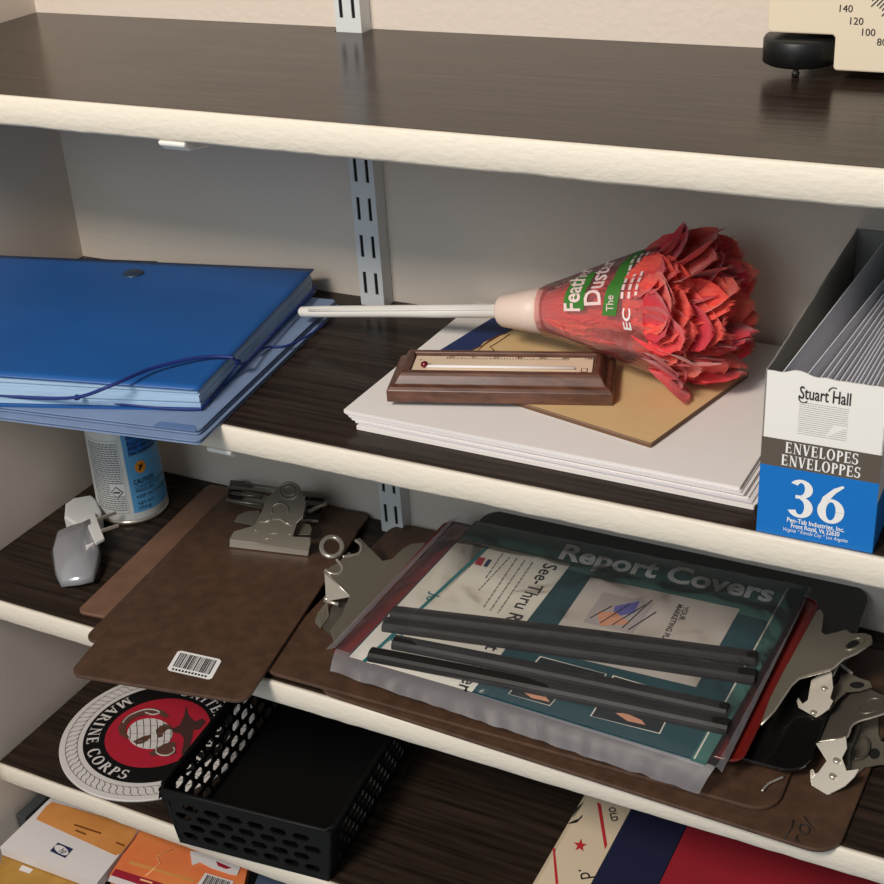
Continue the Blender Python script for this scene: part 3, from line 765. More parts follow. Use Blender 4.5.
# ------------------------------------------------------------------ clipboards
def board(name_label, p_fl, wd, hd, yaw, z0, m, r=.012, th=.0032, group='clipboards on the third shelf', pitch=0, mname='board'):
    M = frame((p_fl[0], p_fl[1], z0), yaw, pitch)
    t = thing('clipboard', name_label, 'clipboard', tuple(M @ Vector((wd / 2, hd / 2, 0))), group)
    mb = MB(); mb.prism(rrect(wd, hd, r, 8), 0, th, m, M); mb.build(mname, t, bevel=.0009)
    return t, M
G = 'clipboards on the third shelf'
E = Z3 + .0003
# tan memo board (bottom of the left stack)
tb, Mtb = board('light tan memo clipboard, lowest of the left stack, nearest the night light', (.1360, -.2300), .150, .222, R_(5.7), E, M_tan, .007)
# middle memo board
tm, Mtm = board('brown memo clipboard sandwiched in the middle of the left stack', (.1715, -.2625), .150, .245, R_(6.3), E + .0036, M_board, .010)
# top memo board
M10 = R_(10)
tt_, Mtt = board('brown memo clipboard with a barcode sticker, top of the left stack', (.1950, -.3075), .1515, .2520, M10, E + .0073, M_board, .011)
ZT = E + .0073 + .0032
mb = MB()
def fl(pts, z, m, dz=0): mb.flat([tuple(at(x, y, z) + Vector((0, 0, dz))) for x, y in pts], m)
q = [at(x, y, ZT) for x, y in ((166.5, 670.5), (178.5, 650.5), (225.5, 658), (211, 680.5))]
Ms = Matrix.Translation(q[0] + Vector((0, 0, .0003))); ux = (q[3] - q[0]); uy = (q[1] - q[0])
def st(u, v): return q[0] + ux * u + uy * v + Vector((0, 0, .0004))
def stz(u, v): return st(u, v) + Vector((0, 0, .0002))
cor = [(.06, 0), (.94, 0), (1, .08), (1, .92), (.94, 1), (.06, 1), (0, .92), (0, .08)]
mb.flat([tuple(st(*c)) for c in cor], M_whiteink)
random.seed(9); u = .08
while u < .91:
    wv = random.choice((.008, .012, .02, .028)); mb.flat([tuple(stz(a, b)) for a, b in ((u, .22), (u + wv, .22), (u + wv, .9), (u, .9))], M_ink); u += wv + random.choice((.01, .014, .02))
mb.text('0 71815 21504 6', .0, M_ink, lambda a, b: stz(a, b)) if False else None
for k in range(11): mb.flat([tuple(stz(a, b)) for a, b in ((.1 + k * .073, .06), (.145 + k * .073, .06), (.145 + k * .073, .15), (.1 + k * .073, .15))], M_ink)
mb.build('barcode_sticker', tt_)['label'] = 'white barcode sticker'

def crop(pts, ox, oy, sc): return [(ox + x / sc, oy + y / sc) for x, y in pts]
def plate(mb, pts, p0, n, th, m):
    n = Vector(n).normalized(); mb.slab([onpl(x, y, p0, n) for x, y in pts], n * th, m)
def ring3(mb, c, rx, p0, n, rt, m, a0=0, a1=360, squash=1, ang=0):
    """wire ring: image centre c, image radius rx, on the plane p0,n"""
    n = Vector(n).normalized(); N = 28
    pts = []
    for i in range(N + 1):
        a = R_(a0 + (a1 - a0) * i / N)
        dx, dy = rx * math.cos(a), rx * squash * math.sin(a)
        ca, sa = math.cos(ang), math.sin(ang)
        pts.append(onpl(c[0] + dx * ca - dy * sa, c[1] + dx * sa + dy * ca, p0, n))
    if abs(a1 - a0) >= 360: mb.tube(pts[:-1], rt, m, 8, True)
    else: mb.tube(pts, rt, m, 8)

# clip of the top memo board: bulldog clip with lever standing up and back
cl = thing if False else None
cA = lambda pts: crop(pts, 215, 475, 6.8)
jy = at(273, 552, ZT)
nA = Vector((0, -.62, .78)); pA = at(273, 543, ZT + .010)
mb = MB()
fb = [at(x, y, ZT + .0008) for x, y in cA([(97, 490), (632, 552)])]; ftp = [at(x, y, ZT + .0085) for x, y in cA([(100, 440), (640, 505)])]
dv = Vector((-.002, .012, 0))
mb.slab([fb[0], fb[1], ftp[1], ftp[0]], (.0, .0012, .0004), M_bright)                       # pressing lip
plate(mb, cA([(100, 440), (132, 385), (270, 345), (330, 230), (350, 160), (420, 105), (450, 70), (515, 45), (575, 75), (590, 130), (620, 185), (600, 290), (560, 330), (530, 420), (650, 425), (652, 470), (640, 508), (370, 476)]), pA, nA, .0011, M_chrome)
lip = mb.build('lever_plate', tt_, bevel=.0004)
mb = MB()
nW = Vector((0, -.35, .94)); pW = at(273, 545, ZT + .006)
plate(mb, cA([(130, 320), (160, 275), (215, 252), (300, 245), (320, 300), (270, 350)]), pW, nW, .001, M_chrome)
mb.build('jaw_wing', tt_, bevel=.0003); mb = MB()
plate(mb, cA([(560, 325), (590, 320), (645, 340), (660, 370), (650, 410), (540, 412)]), pW, nW, .001, M_chrome)
mb.build('jaw_wing', tt_, bevel=.0003)
mb = MB()
pr_ = Vector(pA) + nA.normalized() * .0013
ring3(mb, cA([(505, 108)])[0], 9.6, pr_, nA, .0011, M_chrome, squash=.86)
ring3(mb, cA([(505, 108)])[0], 5.4, pr_, nA, .0008, M_chrome, squash=.86)
ring3(mb, cA([(442, 245)])[0], 8.6, pr_, nA, .0012, M_chrome, -200, 20, .9)
mb.tube([onpl(x, y, pr_, nA) for x, y in cA([(300, 318), (350, 318), (382, 300)])], .0011, M_bright, 6)
mb.tube([onpl(x, y, pr_, nA) for x, y in cA([(390, 300), (445, 300), (480, 325), (515, 340)])], .0011, M_bright, 6)
mb.tube([onpl(x, y, pr_, nA) for x, y in cA([(330, 440), (370, 428)])] , .0005, M_bright, 5); mb.tube([onpl(x, y, pr_, nA) for x, y in cA([(365, 400), (420, 395)])], .0005, M_bright, 5)
for c in ((280, 378), (508, 405)): mb.lathe([(.0013, 0), (.0012, .0008), (.0004, .0012)], M_bright, Matrix.Translation(onpl(*cA([c])[0], pr_, nA)), 12)
mb.build('ring_embossing', tt_)

# clip of the middle memo board, seen behind: dark spring and wire lever
mb = MB(); ZM = E + .0036 + .0032
for a, b, z, r, m in (((228, 487), (326, 497), .011, .0015, M_chrome), ((232, 493), (262, 497), .010, .002, M_dsteel), ((245, 483), (322, 495), .016, .0010, M_chrome), ((226, 500), (262, 505), .004, .0016, M_chrome), ((308, 512), (326, 504), .008, .002, M_bright), ((300, 520), (318, 522), .005, .0016, M_bright), ((312, 496), (300, 520), .008, .0012, M_dsteel)):
    pa = at(*a, ZM + z); pb = at(*b, ZM + z)
    for p in (pa, pb): p.y = min(p.y, -.004)
    mb.tube([pa, pb], r, m, 8)
mb.build('wire_lever', tm)
for x0, y0, x1, y1, z in ((228, 485, 243, 498, .003), (303, 500, 322, 512, .003)):
    mb = MB(); mb.slab([at(x, y, ZM + z) for x, y in ((x0, y1), (x1, y1 + 1), (x1 + 3, y0 + 1), (x0 + 3, y0))], (0, 0, .006), M_blackgl)
    mb.build('black_grip', tm, bevel=.001)['label'] = 'black end grip of the clip'
mb = MB(); mb.slab([at(x, y, ZM + .0006) for x, y in ((232, 503), (318, 521), (324, 509), (240, 491))], (0, 0, .0012), M_chrome); mb.build('base_plate', tm)

# ---- right-hand stack
t0, M0 = board('large brown clipboard with a handwritten 10, lowest of the right stack', (.3765, -.2405), .3985, .224, R_(-1.9), E, M_board, .019)
t1, M1 = board('large brown clipboard with its big clip at the left, under the report covers', (.3245, -.2397), .4065, .232, R_(.6), E + .0036, M_board, .019)
M_blk = mat('black_glossy_board', (18, 17, 17), .18, coat=.5)
t2, M2 = board('glossy black clipboard with its clip at the right end, under the red folder', (.4130, -.2030), .3290, .206, R_(.2), Z3 + .0135, M_blk, .018, pitch=R_(5.5))
# handwritten number on the lowest board
mb = MB(); cW = lambda p: crop(p, 760, 780, 7.13); zw = E + .0036
for ln in ([(240, 285), (225, 345), (175, 420)], [(315, 260), (350, 310), (385, 352)], [(260, 410), (275, 440), (255, 415), (270, 395)]):
    mb.tube([at(x, y, zw) for x, y in cW(ln)], .00045, M_ink, 5)
mb.tube([at(300 / 7.13 + 760 + 0, 780, zw)] and [at(760 + (318 + 36 * math.cos(a) + 8 * math.sin(a)) / 7.13, 780 + (350 + 34 * math.sin(a)) / 7.13, zw) for a in [i * .45 for i in range(14)]], .00045, M_ink, 5, True)
mb.build('handwriting', t0)['label'] = 'faint handwritten 10'

# clip B (on the brown board, left)
cB = lambda p: crop(p, 300, 520, 4.9125)
ZB = E + .0036 + .0032
nB = Vector((.16, 0, .99)).normalized(); pB = at(385, 615, ZB + .0100)
nB = Vector((.22, 0, .975)).normalized()
mb = MB()
plate(mb, cB([(190, 632), (165, 595), (148, 545), (205, 470), (243, 378), (122, 252), (185, 215), (240, 160), (262, 178), (296, 158), (300, 120), (272, 98), (292, 92), (405, 205), (450, 196), (500, 148), (545, 122), (600, 116), (628, 122), (352, 470)]), pB, nB, .0012, M_chrome)
mb.build('lever_plate', t1, bevel=.0005)
mb = MB(); pBr = pB + nB * .001
ring3(mb, cB([(156, 132)])[0], 10.3, pBr, nB, .0021, M_bright, squash=.95)
mb.tube(smooth([onpl(x, y, pBr, nB) for x, y in cB([(125, 245), (150, 262), (195, 262), (208, 232), (180, 195)])], 5), .0013, M_bright)
mb.tube(smooth([onpl(x, y, pBr, nB) for x, y in cB([(210, 180), (250, 176), (292, 162), (300, 125), (272, 100)])], 5), .0013, M_bright)
mb.tube([onpl(x, y, pBr, nB) for x, y in cB([(118, 252), (243, 372)])], .0009, M_bright)
mb.build('hanging_ring', t1)
mb = MB()
jl0 = at(*cB([(190, 632)])[0], ZB + .0012); jl1 = at(*cB([(640, 125)])[0], ZB + .0012)
jl0 = onpl(*cB([(190, 634)])[0], pB, nB); jl1 = onpl(*cB([(630, 120)])[0], pB, nB)
mb.slab([jl0, jl1, jl1 + Vector((.004, 0, -.006)), jl0 + Vector((.004, 0, -.006))], (.0012, 0, .0006), M_chrome)
zr0, zr1 = Z3 + .0185, Z3 + .0200
mb.tube([at(371, 617, zr0), at(429, 546, zr1)], .0020, M_blackgl, 8)
mb.tube([at(376, 620, zr0), at(434, 548, zr1)], .0011, M_bright, 8)
mb.tube([at(369, 614, zr0), at(428, 543, zr1)], .0009, M_bright, 8)
mb.build('jaw', t1)
mb = MB()      # side flange with its hinge
v = [onpl(*p, pB, nB) for p in cB([(120, 256), (243, 378)])]
g = [at(*p, ZB + .0010) for p in cB([(75, 505), (97, 530), (130, 400), (112, 345)])]
g0 = at(*cB([(128, 400)])[0], ZB + .0075); g1 = at(*cB([(235, 388)])[0], ZB + .0075)
mb.slab([v[0], v[1], g0], (.0009, .0009, 0), M_bright)
h = [at(*p, ZB + .0016) for p in cB([(72, 500), (98, 532), (138, 478)])]
mb.slab([g0 + Vector((0, 0, -.001)), h[2], h[1], h[0], at(*cB([(88, 455)])[0], ZB + .004)], (.0006, .0006, .0005), M_chrome)
mb.tube([at(*p, ZB + .007) for p in cB([(120, 395), (190, 415)])], .0016, M_bright, 8)
mb.lathe([(.0028, 0), (.0026, .0016), (.001, .002)], M_bright, Matrix.Translation(at(*cB([(133, 388)])[0], ZB + .008)), 16)
mb.build('spring_bracket', t1)
mb = MB(); mb.slab([at(*p, ZB + .0004) for p in cB([(100, 520), (180, 600), (420, 260), (400, 205), (280, 240)])], (0, 0, .0009), M_dsteel); mb.build('base_plate', t1)

# clip of the black board (right end)
cK = lambda p: crop(p, 720, 600, 3.4024)
ZK = Z3 + .0255
nK = Vector((-.30, 0, .95)).normalized(); pK = at(800, 660, ZK + .014)
mb = MB()
plate(mb, cK([(138, 428), (170, 340), (215, 250), (262, 165), (300, 95), (330, 40), (345, 36), (353, 55), (346, 112), (360, 122), (402, 112), (430, 104), (448, 118), (490, 116), (515, 124), (520, 142), (500, 164), (462, 182), (422, 202), (382, 236), (300, 258), (268, 270), (242, 296), (190, 372)]), pK, nK, .0012, M_chrome)
mb.build('lever_plate', t2, bevel=.0005)
mb = MB(); pKr = pK + nK * .0012
plate(mb, [(853 + 5.2 * math.cos(R_(a)) * 1.25 - 2.2 * math.sin(R_(a)) * -.5, 644.5 + 3.4 * math.sin(R_(a)) - 2.4 * math.cos(R_(a))) for a in range(0, 360, 24)], pKr, nK, .0002, M_slot)
ring3(mb, (854, 644), 10.5, pKr, nK, .0011, M_chrome, squash=.42, ang=-.45)
mb.tube([onpl(x, y, pKr - nK * .0008, nK) for x, y in cK([(140, 425), (185, 378), (240, 294), (268, 268), (382, 235), (420, 202), (465, 182), (516, 148)])], .0008, M_bright, 6)
mb.build('hanging_ring', t2)
mb = MB()
plate(mb, cK([(312, 275), (335, 258), (380, 240), (386, 300), (376, 335), (386, 345), (372, 372), (345, 392), (302, 414), (278, 396), (262, 345), (268, 334), (282, 355), (300, 342)]), at(812, 695, ZK + .004), (-.2, -.6, .77), .001, M_bright)
for c in ((355, 303), (318, 385)): mb.lathe([(.0022, 0), (.0022, .0012), (.001, .0018)], M_bright, frame(onpl(*cK([c])[0], at(812, 695, ZK + .0052), (-.2, -.6, .77)), 0, 0), 14)
mb.build('spring_bracket', t2)
mb = MB()
plate(mb, cK([(372, 340), (385, 300), (405, 262), (440, 252), (470, 268), (508, 280), (517, 298), (482, 310), (432, 314), (402, 340), (372, 380)]), at(850, 680, ZK - .001), (0, 0, 1), .001, M_chrome)
plate(mb, [(857 + 7.5 * math.cos(R_(a)), 685 + 3.2 * math.sin(R_(a))) for a in range(0, 360, 24)], at(850, 680, ZK + .0002), (0, 0, 1), .0002, M_slot)
mb.tube([at(*p, ZK + .004) for p in cK([(400, 220), (378, 260)])], .0016, M_bright, 6); mb.tube([at(*p, ZK + .003) for p in cK([(410, 222), (450, 250)])], .0012, M_bright, 6)
mb.build('base_plate', t2, bevel=.0003)

# clip of the lowest brown board (right end)
cC = lambda p: crop(p, 760, 660, 6.3145)
ZC = E + .0036
mb = MB()
plate(mb, cC([(480, 620), (545, 500), (600, 440), (690, 372), (745, 350), (748, 480), (765, 520), (830, 540), (850, 600), (830, 660), (760, 664), (665, 680), (600, 742), (545, 800), (450, 850)]), at(860, 755, ZC + .0006), (0, 0, 1), .0011, M_chrome)
plate(mb, [(760 + (722 + 36 * math.cos(R_(a))) / 6.3145, 660 + (592 + 34 * math.sin(R_(a))) / 6.3145) for a in range(0, 360, 24)], at(860, 755, ZC + .0018), (0, 0, 1), .0002, M_slot)
mb.build('base_plate', t0, bevel=.0003)
mb = MB(); nb = (-.25, -.6, .76); pb_ = at(830, 780, ZC + .005)
plate(mb, cC([(356, 530), (545, 490), (552, 560), (520, 620), (545, 690), (548, 702), (628, 692), (600, 740), (540, 798), (440, 850), (385, 860), (338, 842), (322, 765), (320, 700), (336, 690), (352, 720), (372, 712), (424, 640)]), pb_, nb, .001, M_bright)
for c in ((485, 640), (460, 738)): mb.lathe([(.0026, 0), (.0026, .0014), (.001, .002)], M_bright, Matrix.Translation(onpl(*cC([c])[0], Vector(pb_) + Vector(nb) * .001, nb)), 14)
mb.build('spring_bracket', t0)
mb = MB(); nc = Vector((-.28, 0, .96)).normalized(); pc = at(845, 720, ZC + .0150)
plate(mb, cC([(356, 522), (362, 470), (378, 440), (425, 365), (480, 245), (522, 208), (560, 196), (690, 188), (742, 212), (800, 240), (850, 270), (850, 315), (785, 340), (700, 368), (622, 390), (578, 420), (547, 490), (440, 506)]), pc, nc, .0011, M_dsteel)
mb.build('lever_plate', t0, bevel=.0004)
mb = MB()
ring3(mb, cC([(700, 290)])[0], 12.5, pc + nc * .001, nc, .0011, M_dsteel, squash=.5, ang=-.4)
mb.tube(smooth([onpl(x, y, pc + nc * .0006, nc) for x, y in cC([(358, 520), (440, 506), (546, 490), (578, 420), (624, 388), (702, 366), (790, 338)])], 4), .0008, M_bright, 6)
mb.tube(smooth([at(*p, ZC + .004) for p in cC([(545, 690), (552, 580), (590, 480), (610, 420)])], 4), .0026, M_dsteel, 8)
ring3(mb, cC([(610, 545)])[0], 12.5, at(860, 755, ZC + .0035), (0, 0, 1), .0009, M_dsteel, -70, 100)
mb.build('wire_spring', t0)
mb = MB(); mb.tube(smooth([at(*p, E + .0085) for p in ((762, 791), (768, 784), (776, 780), (783, 777))], 4), .0009, M_bright, 6); mb.build('clip_edge', t0)

# red folder
M_red = mat('red_plastic_sheet', (112, 26, 22), .3, coat=.3)
PR = frame((.3830, -.2195, Z3 + .0240), R_(.3), R_(4.2))
t = thing('plastic_folder', 'glossy red plastic folder with rounded corners under the report covers pack', 'folder', (.54, -.11, Z3 + .024))
mb = MB(); RP = [(x + .045 * y, y) for x, y in rrect(.3185, .1850, .009, 6)]; mb.prism(RP, 0, .0012, M_red, PR)
pts = [PR @ Vector((x, y, .0014)) for x, y in RP]
mb.tube(pts, .0013, M_red, 6, True); mb.build('sheet', t)

# report covers pack --------------------------------------------------------
nP = Vector((0, -math.sin(R_(4.4)), math.cos(R_(4.4)))); oP = Vector((.5, -.2250, Z3 + .0300))
t = thing('report_cover_pack', 'clear plastic pack of report covers with a teal card and black binding bars', 'report covers', (.54, -.12, Z3 + .028))
def pk(x, y, h=0): return onpl(x, y, oP + nP * h, nP)
M_teal = mat('dark_teal_print', (18, 62, 72), .5, rgb2=(26, 72, 80), nscale=14); M_teal2 = mat('grey_green_print', (66, 112, 106), .5)
M_card = mat('cream_card', (226, 220, 208), .6); M_photo = mat('photo_print', (200, 190, 182), .5)
M_lteal = mat('teal_line_print', (20, 110, 116), .5); M_skin = mat('skin_print', (214, 150, 118), .5); M_bl = mat('violet_print', (96, 92, 168), .5)
card = [(350, 656), (705, 765), (808, 588), (476, 522)]
mb = MB()
mb.slab([pk(*p, 0) for p in card], nP * .0016, M_teal)
h1, h2, h3, h4 = .0019, .0021, .0023, .0025
def cardp(pts, m, h): mb.flat([tuple(pk(x, y, h)) for x, y in pts], m)
cardp([(477, 523), (808, 588), (786, 626), (459, 541)], M_teal2, h1)
cardp([(790, 588), (808, 589), (705, 765), (690, 760)], M_teal2, h1)
cardp([(460, 539), (490, 547), (372, 664), (349.5, 656.5)], M_card, h2)
cardp([(461, 539), (571, 564), (472, 692), (350, 657)], M_card, h2)
cardp([(486, 546), (489.5, 546.5), (366, 662), (362, 661)], M_lteal, h3)
cardp([(591, 577), (740, 609), (696, 687), (541, 650)], M_photo, h2)
cardp([(787, 588), (788.6, 588.4), (695, 759), (693.4, 758.5)], M_card, h2)
# local directions on the card
def cfr(px, py, qx, qy, h):
    o = pk(px, py, h); u = (pk(qx, qy, h) - o).normalized(); v = nP.cross(u)
    return Matrix(((u.x, v.x, nP.x, o.x), (u.y, v.y, nP.y, o.y), (u.z, v.z, nP.z, o.z), (0, 0, 0, 1)))
Lw = (pk(771, 602, h3) - pk(558, 558, h3)).length
M_silver = mat('silver_print', (246, 247, 246), .5)
mb.text('Report Covers', .0285, M_silver, cfr(558, 558, 771, 602, h3), 'L', .03, width=Lw)
Lr = (pk(464, 690, h3) - pk(549, 563, h3)).length
mb.text('See-Thru Report Cover', .0165, M_ink, cfr(545, 563, 457, 688, h3), 'L', .012, width=Lr)
for k, (a, b) in enumerate((((532, 562), (497, 613)), ((524, 560), (489, 611)), ((516, 558), (483, 607)), ((509, 557), (478, 590)), ((502, 553), (485, 578)))):
    Mx = cfr(*a, *b, h3); ll = (pk(*a, h3) - pk(*b, h3)).length; u = 0; random.seed(k)
    while u < ll:
        l = random.uniform(.002, .006); mb.flat([(u, 0), (min(u + l, ll), 0), (min(u + l, ll), .0012), (u, .0012)], M_greyink, Mx); u += l + .001
cardp([(479, 557), (486, 558), (481, 566), (474, 564)], mat('red_logo_print', (170, 40, 50), .5), h3); cardp([(488, 559), (492, 560), (487, 567), (483, 566)], mat('navy_logo_print', (40, 50, 96), .5), h3)
mb.text('Jo', .012, M_lteal, cfr(432, 592, 420, 605, h3), 'L', .02)
mb.text('@', .012, M_lteal, cfr(396, 632, 386, 645, h3), 'L', .02)
# picture of papers and hands
cardp([(603, 592), (655, 603), (632, 634), (583, 622)], mat('grey_photo', (176, 166, 164), .5), h3)
cardp([(597, 612), (616, 612), (630, 624), (600, 626)], M_skin, h4); cardp([(615, 606), (640, 601), (634, 613), (612, 617)], M_bl, h4)
for a, b in (((590, 618), (612, 606)), ((600, 623), (630, 604)), ((612, 625), (645, 605)), ((622, 628), (652, 600)), ((628, 630), (656, 612))):
    mb.tube([pk(*a, h4), pk(*b, h4)], .00045, M_ink, 5)
mb.text('YOUR', .006, M_ink, cfr(684, 606, 680, 616, h4), 'L', .02); mb.text('MARKETING PLAN', .006, M_ink, cfr(678, 604, 664, 634, h4), 'L', .02)
M_dark = mat('dark_photo_print', (18, 26, 30), .5)
for c in ([(540, 656), (607, 674), (596, 689), (527, 671)], [(613, 675), (686, 697), (676, 716), (601, 696)], [(518, 682), (560, 694), (550, 706), (508, 694)], [(600, 700), (668, 718), (660, 734), (590, 716)]):
    cardp(c, M_card, h2); cc_ = [sum(p[0] for p in c) / 4, sum(p[1] for p in c) / 4]
    cardp([(cc_[0] + (x - cc_[0]) * .965, cc_[1] + (y - cc_[1]) * .93) for x, y in c], M_dark, h3)
    cardp([(cc_[0] - 14, cc_[1] - 4), (cc_[0] - 4, cc_[1] - 4), (cc_[0] + 12, cc_[1] + 3), (cc_[0] + 16, cc_[1] + 8), (cc_[0] - 2, cc_[1] + 4)], M_skin, h4)
mb.build('printed_card', t)
# clear covers under the card
mb = MB(); mb.slab([pk(x, y, -.0012) for x, y in ((373, 662), (703, 767), (806, 590), (476, 524))], nP * .001, mat('clear_cover_sheets', (170, 176, 178), .2)); mb.build('cover_sheets', t)
M_bar = mat('black_binder_bar', (32, 30, 29), .4, spec=.3)
for a, b, rr in (((392, 611), (757, 657), .0072), ((384, 622), (756, 675), .0072), ((394, 640), (728, 709), .0066), ((370, 652), (729, 725), .0066)):
    pa = pk(*a, .0066); pb = pk(*b, .0066); uu = (pb - pa).normalized(); vv = nP.cross(uu)
    prof = [(-rr, -.004), (-rr * 1.0, -.0012), (-rr * .85, .0006), (-rr * .5, .0022), (0, .0028), (rr * .5, .0022), (rr * .85, .0006), (rr, -.0012), (rr, -.004)]
    N = 14; vs = []
    for i in range(N + 1):
        p = pa.lerp(pb, i / N) + vv * (.0012 * math.sin(3.1 * i / N))
        vs += [p + vv * c + nP * d for c, d in prof]
    n = len(prof)
    fs = [(i * n + k, i * n + (k + 1) % n, (i + 1) * n + (k + 1) % n, (i + 1) * n + k) for i in range(N) for k in range(n)] + [tuple(range(n)), tuple(N * n + k for k in range(n))]
    mb = MB(); mb.add(vs, fs, M_bar); mb.build('binder_bar', t, bevel=.0006)
# bag
M_bag = clear('clear_bag_film', (253, 254, 254), .05, .035, .12, bump=1.0, bscale=13, ior=1.27)
M_seal = clear('bag_seal_film', (235, 237, 240),   .0, .42, .4, bump=.15, bscale=30, hazecol=(150, 146, 150))
BC = [Vector(pk(*p)) for p in ((336, 650), (716, 768), (812, 589), (458, 519))]
def bag(u, v):
    p = BC[0].lerp(BC[1], u).lerp(BC[3].lerp(BC[2], u), v)
    e = min(u, 1 - u) * 14; f = min(v, 1 - v) * 9; k = min(1, e) * min(1, f)
    hgt = .0035 + .0090 * k ** .6 * (1.0 if .12 < v < .80 else .85)
    hgt += .0020 * k * mnoise.noise(Vector((u * 9, v * 7, 0))) + .0008 * mnoise.noise(Vector((u * 24 + v * 8, v * 10, 4)))
    return p + nP * (hgt - .002)
mb = MB(); mb.grid(bag, 70, 46, M_bag); mb.build('clear_bag', t)
mb = MB()
S3 = [pk(336, 650), pk(716, 768)]; Zl = Z3 + .0125
def flap(u, v):
    a = S3[0].lerp(S3[1], u) + nP * .0015
    b = at(330 + (699 - 330) * u, 671 + (794 - 671) * u, Z3 + .022 - .007 * u)
    b = b + Vector((0, .0016 * mnoise.noise(Vector((u * 22, 1, 0))), .0012 * mnoise.noise(Vector((u * 30, 2, 0)))))
    p = a.lerp(b, v)
    return p + Vector((0, 0, .0016 * math.sin(v * 3.14) + .0006 * mnoise.noise(Vector((u * 26, v * 4, 7))) * v))
mb.grid(flap, 90, 8, M_seal)
def rflap(u, v):
    a = BC[1].lerp(BC[2], u) + nP * .0015
    b = a + Vector((-.004 * (1 - u) + .001, -.004 * (1 - u), -.004)) if False else a + Vector((.0045 * (1 - u), -.001, -.0030 * (1 - u)))
    p = a.lerp(b, v); return p + Vector((0, 0, .0008 * mnoise.noise(Vector((u * 20, v * 3, 9)))))
mb.grid(rflap, 60, 3, M_seal)
def lflap(u, v):
    a = BC[0].lerp(BC[3], u) + nP * .0022
    p = a + Vector((-.0085 * (1 - .2 * u), -.001, -.0035)) * v; return p + Vector((0, 0, .0008 * mnoise.noise(Vector((u * 20, v * 3, 5)))))
mb.grid(lflap, 60, 3, M_seal)
mb.build('sealed_edge', t)['label'] = 'hazy crinkled bag edge'

# ================================================================== FOURTH SHELF
# emblem mat
EC = Vector((.11826, -.14599, Z4)); ER = .0936
t = thing('round_mat', 'round Marine Corps emblem mat lying on the shelf beside the black basket', 'mat', EC)
M_ewh = mat('white_mat_print', (214, 208, 204), .7); M_ebk = mat('black_mat_print', (13, 12, 12), .8, spec=.2); M_ered = mat('crimson_mat_print', (174, 20, 44), .7)
M_ebr = mat('bronze_print', (92, 58, 46), .7); M_ebr2 = mat('dark_bronze_print', (66, 36, 32), .7); M_egr = mat('pale_grey_print', (186, 180, 174), .7)
UP = R_(37)                                     # direction of the emblem's top on the shelf
ME = Matrix.Translation(EC) @ Matrix.Rotation(UP - R_(90), 4, 'Z')      # local +Y = top of the emblem
EZ = lambda z: ME @ Matrix.Translation((0, 0, z))
mb = MB(); mb.lathe([(ER, .0003), (ER, .0022), (ER - .0006, .0028)], M_ewh, Matrix.Translation(EC), 96)
mb.ring(.0712, .0505, .0031, M_ebk, EZ(0), 96); mb.ring(.0505, .0003, .0031, M_ered, EZ(0), 96)
# rope
for r in (.0875, .0765): mb.ring(r + .0003, r - .0003, .0031, M_greyink, EZ(0), 96)
nr = 74
for k in range(nr):
    a = 2 * math.pi * k / nr; pts = []
    for j in range(7):
        f = j / 6; rr = .0768 + .0104 * f; aa = a + .085 * (f + .18 * math.sin(2 * math.pi * f))
        pts.append(EZ(.0032) @ Vector((rr * math.cos(aa), rr * math.sin(aa), 0)))
    mb.tube(pts, .00033, M_greyink, 4)
def arc_text(s, r, mid_deg, h, inside, wfac, total):
    gl = [(glyph(c) if c != ' ' else ([], .34)) for c in s]
    gap = (total - sum(a for _, a in gl) * h * wfac) / (len(gl) - 1); pos = -total / 2
    for g, adv in gl:
        mid = pos + adv * h * wfac / 2
        for p in g:
            q = []
            for x, y in p:
                uu = pos + x * h * wfac
                if inside: a = R_(mid_deg) + uu / r; rr = r - (y - .5) * h          # reads along the bottom
                else: a = R_(mid_deg) - uu / r; rr = r + (y - .5) * h
                q.append(EZ(.0034 + 6e-6 * (len(mb.f) % 40)) @ Vector((rr * math.cos(a), rr * math.sin(a), 0)))
            mb.add([tuple(v) for v in q], [tuple(range(len(q)))], M_ewh)
        pos += adv * h * wfac + gap
arc_text('MARINE CORPS', .0620, 270, .0115, True, 1.15, .140)
arc_text('UNITED STATES', .0610, 90, .0115, False, 1.15, .146)
# eagle, globe and anchor
def fl2(pts, m, z=.0034): mb.flat([(x, y, z) for x, y in pts], m, ME)
def wpx(x, y): q = ME.inverted() @ at(x, y, Z4 + .003); return (q.x, q.y)
cE = lambda p: [wpx(30 + x / 4.42, 670 + y / 4.42) for x, y in p]
fl2(cE([(625, 262), (662, 245), (680, 205), (690, 160), (702, 200), (722, 222), (735, 232), (722, 262), (718, 300), (705, 340), (690, 372), (668, 372), (678, 330), (680, 302), (662, 282), (630, 276)]), M_ebr2)
fl2(cE([(735, 225), (765, 215), (778, 232), (750, 262), (722, 268)]), M_ebr2)
gc = cE([(530, 283)])[0]
fl2(cE([(530 + 100 * math.cos(R_(a)), 283 + 68 * math.sin(R_(a))) for a in range(0, 360, 12)]), M_ewh, .0035)
fl2(cE([(455, 318), (480, 305), (505, 294), (532, 288), (535, 300), (515, 318), (495, 328), (470, 330)]), M_ebr, .0037)
fl2(cE([(556, 268), (575, 250), (598, 240), (622, 246), (628, 262), (606, 266), (590, 280), (585, 298), (566, 302), (560, 286)]), M_ebr, .0037)
for k in range(-3, 4):
    pts = [cE([(530 + k * 30 + 4 * math.cos(a * 1.0), 283 + 66 * math.sqrt(max(0, 1 - (k * .3) ** 2)) * math.sin(a))])[0] for a in (-1.5, -.7, 0, .7, 1.5)]
    mb.tube([ME @ Vector((x, y, .0037)) for x, y in pts], .00034, M_ink, 4)
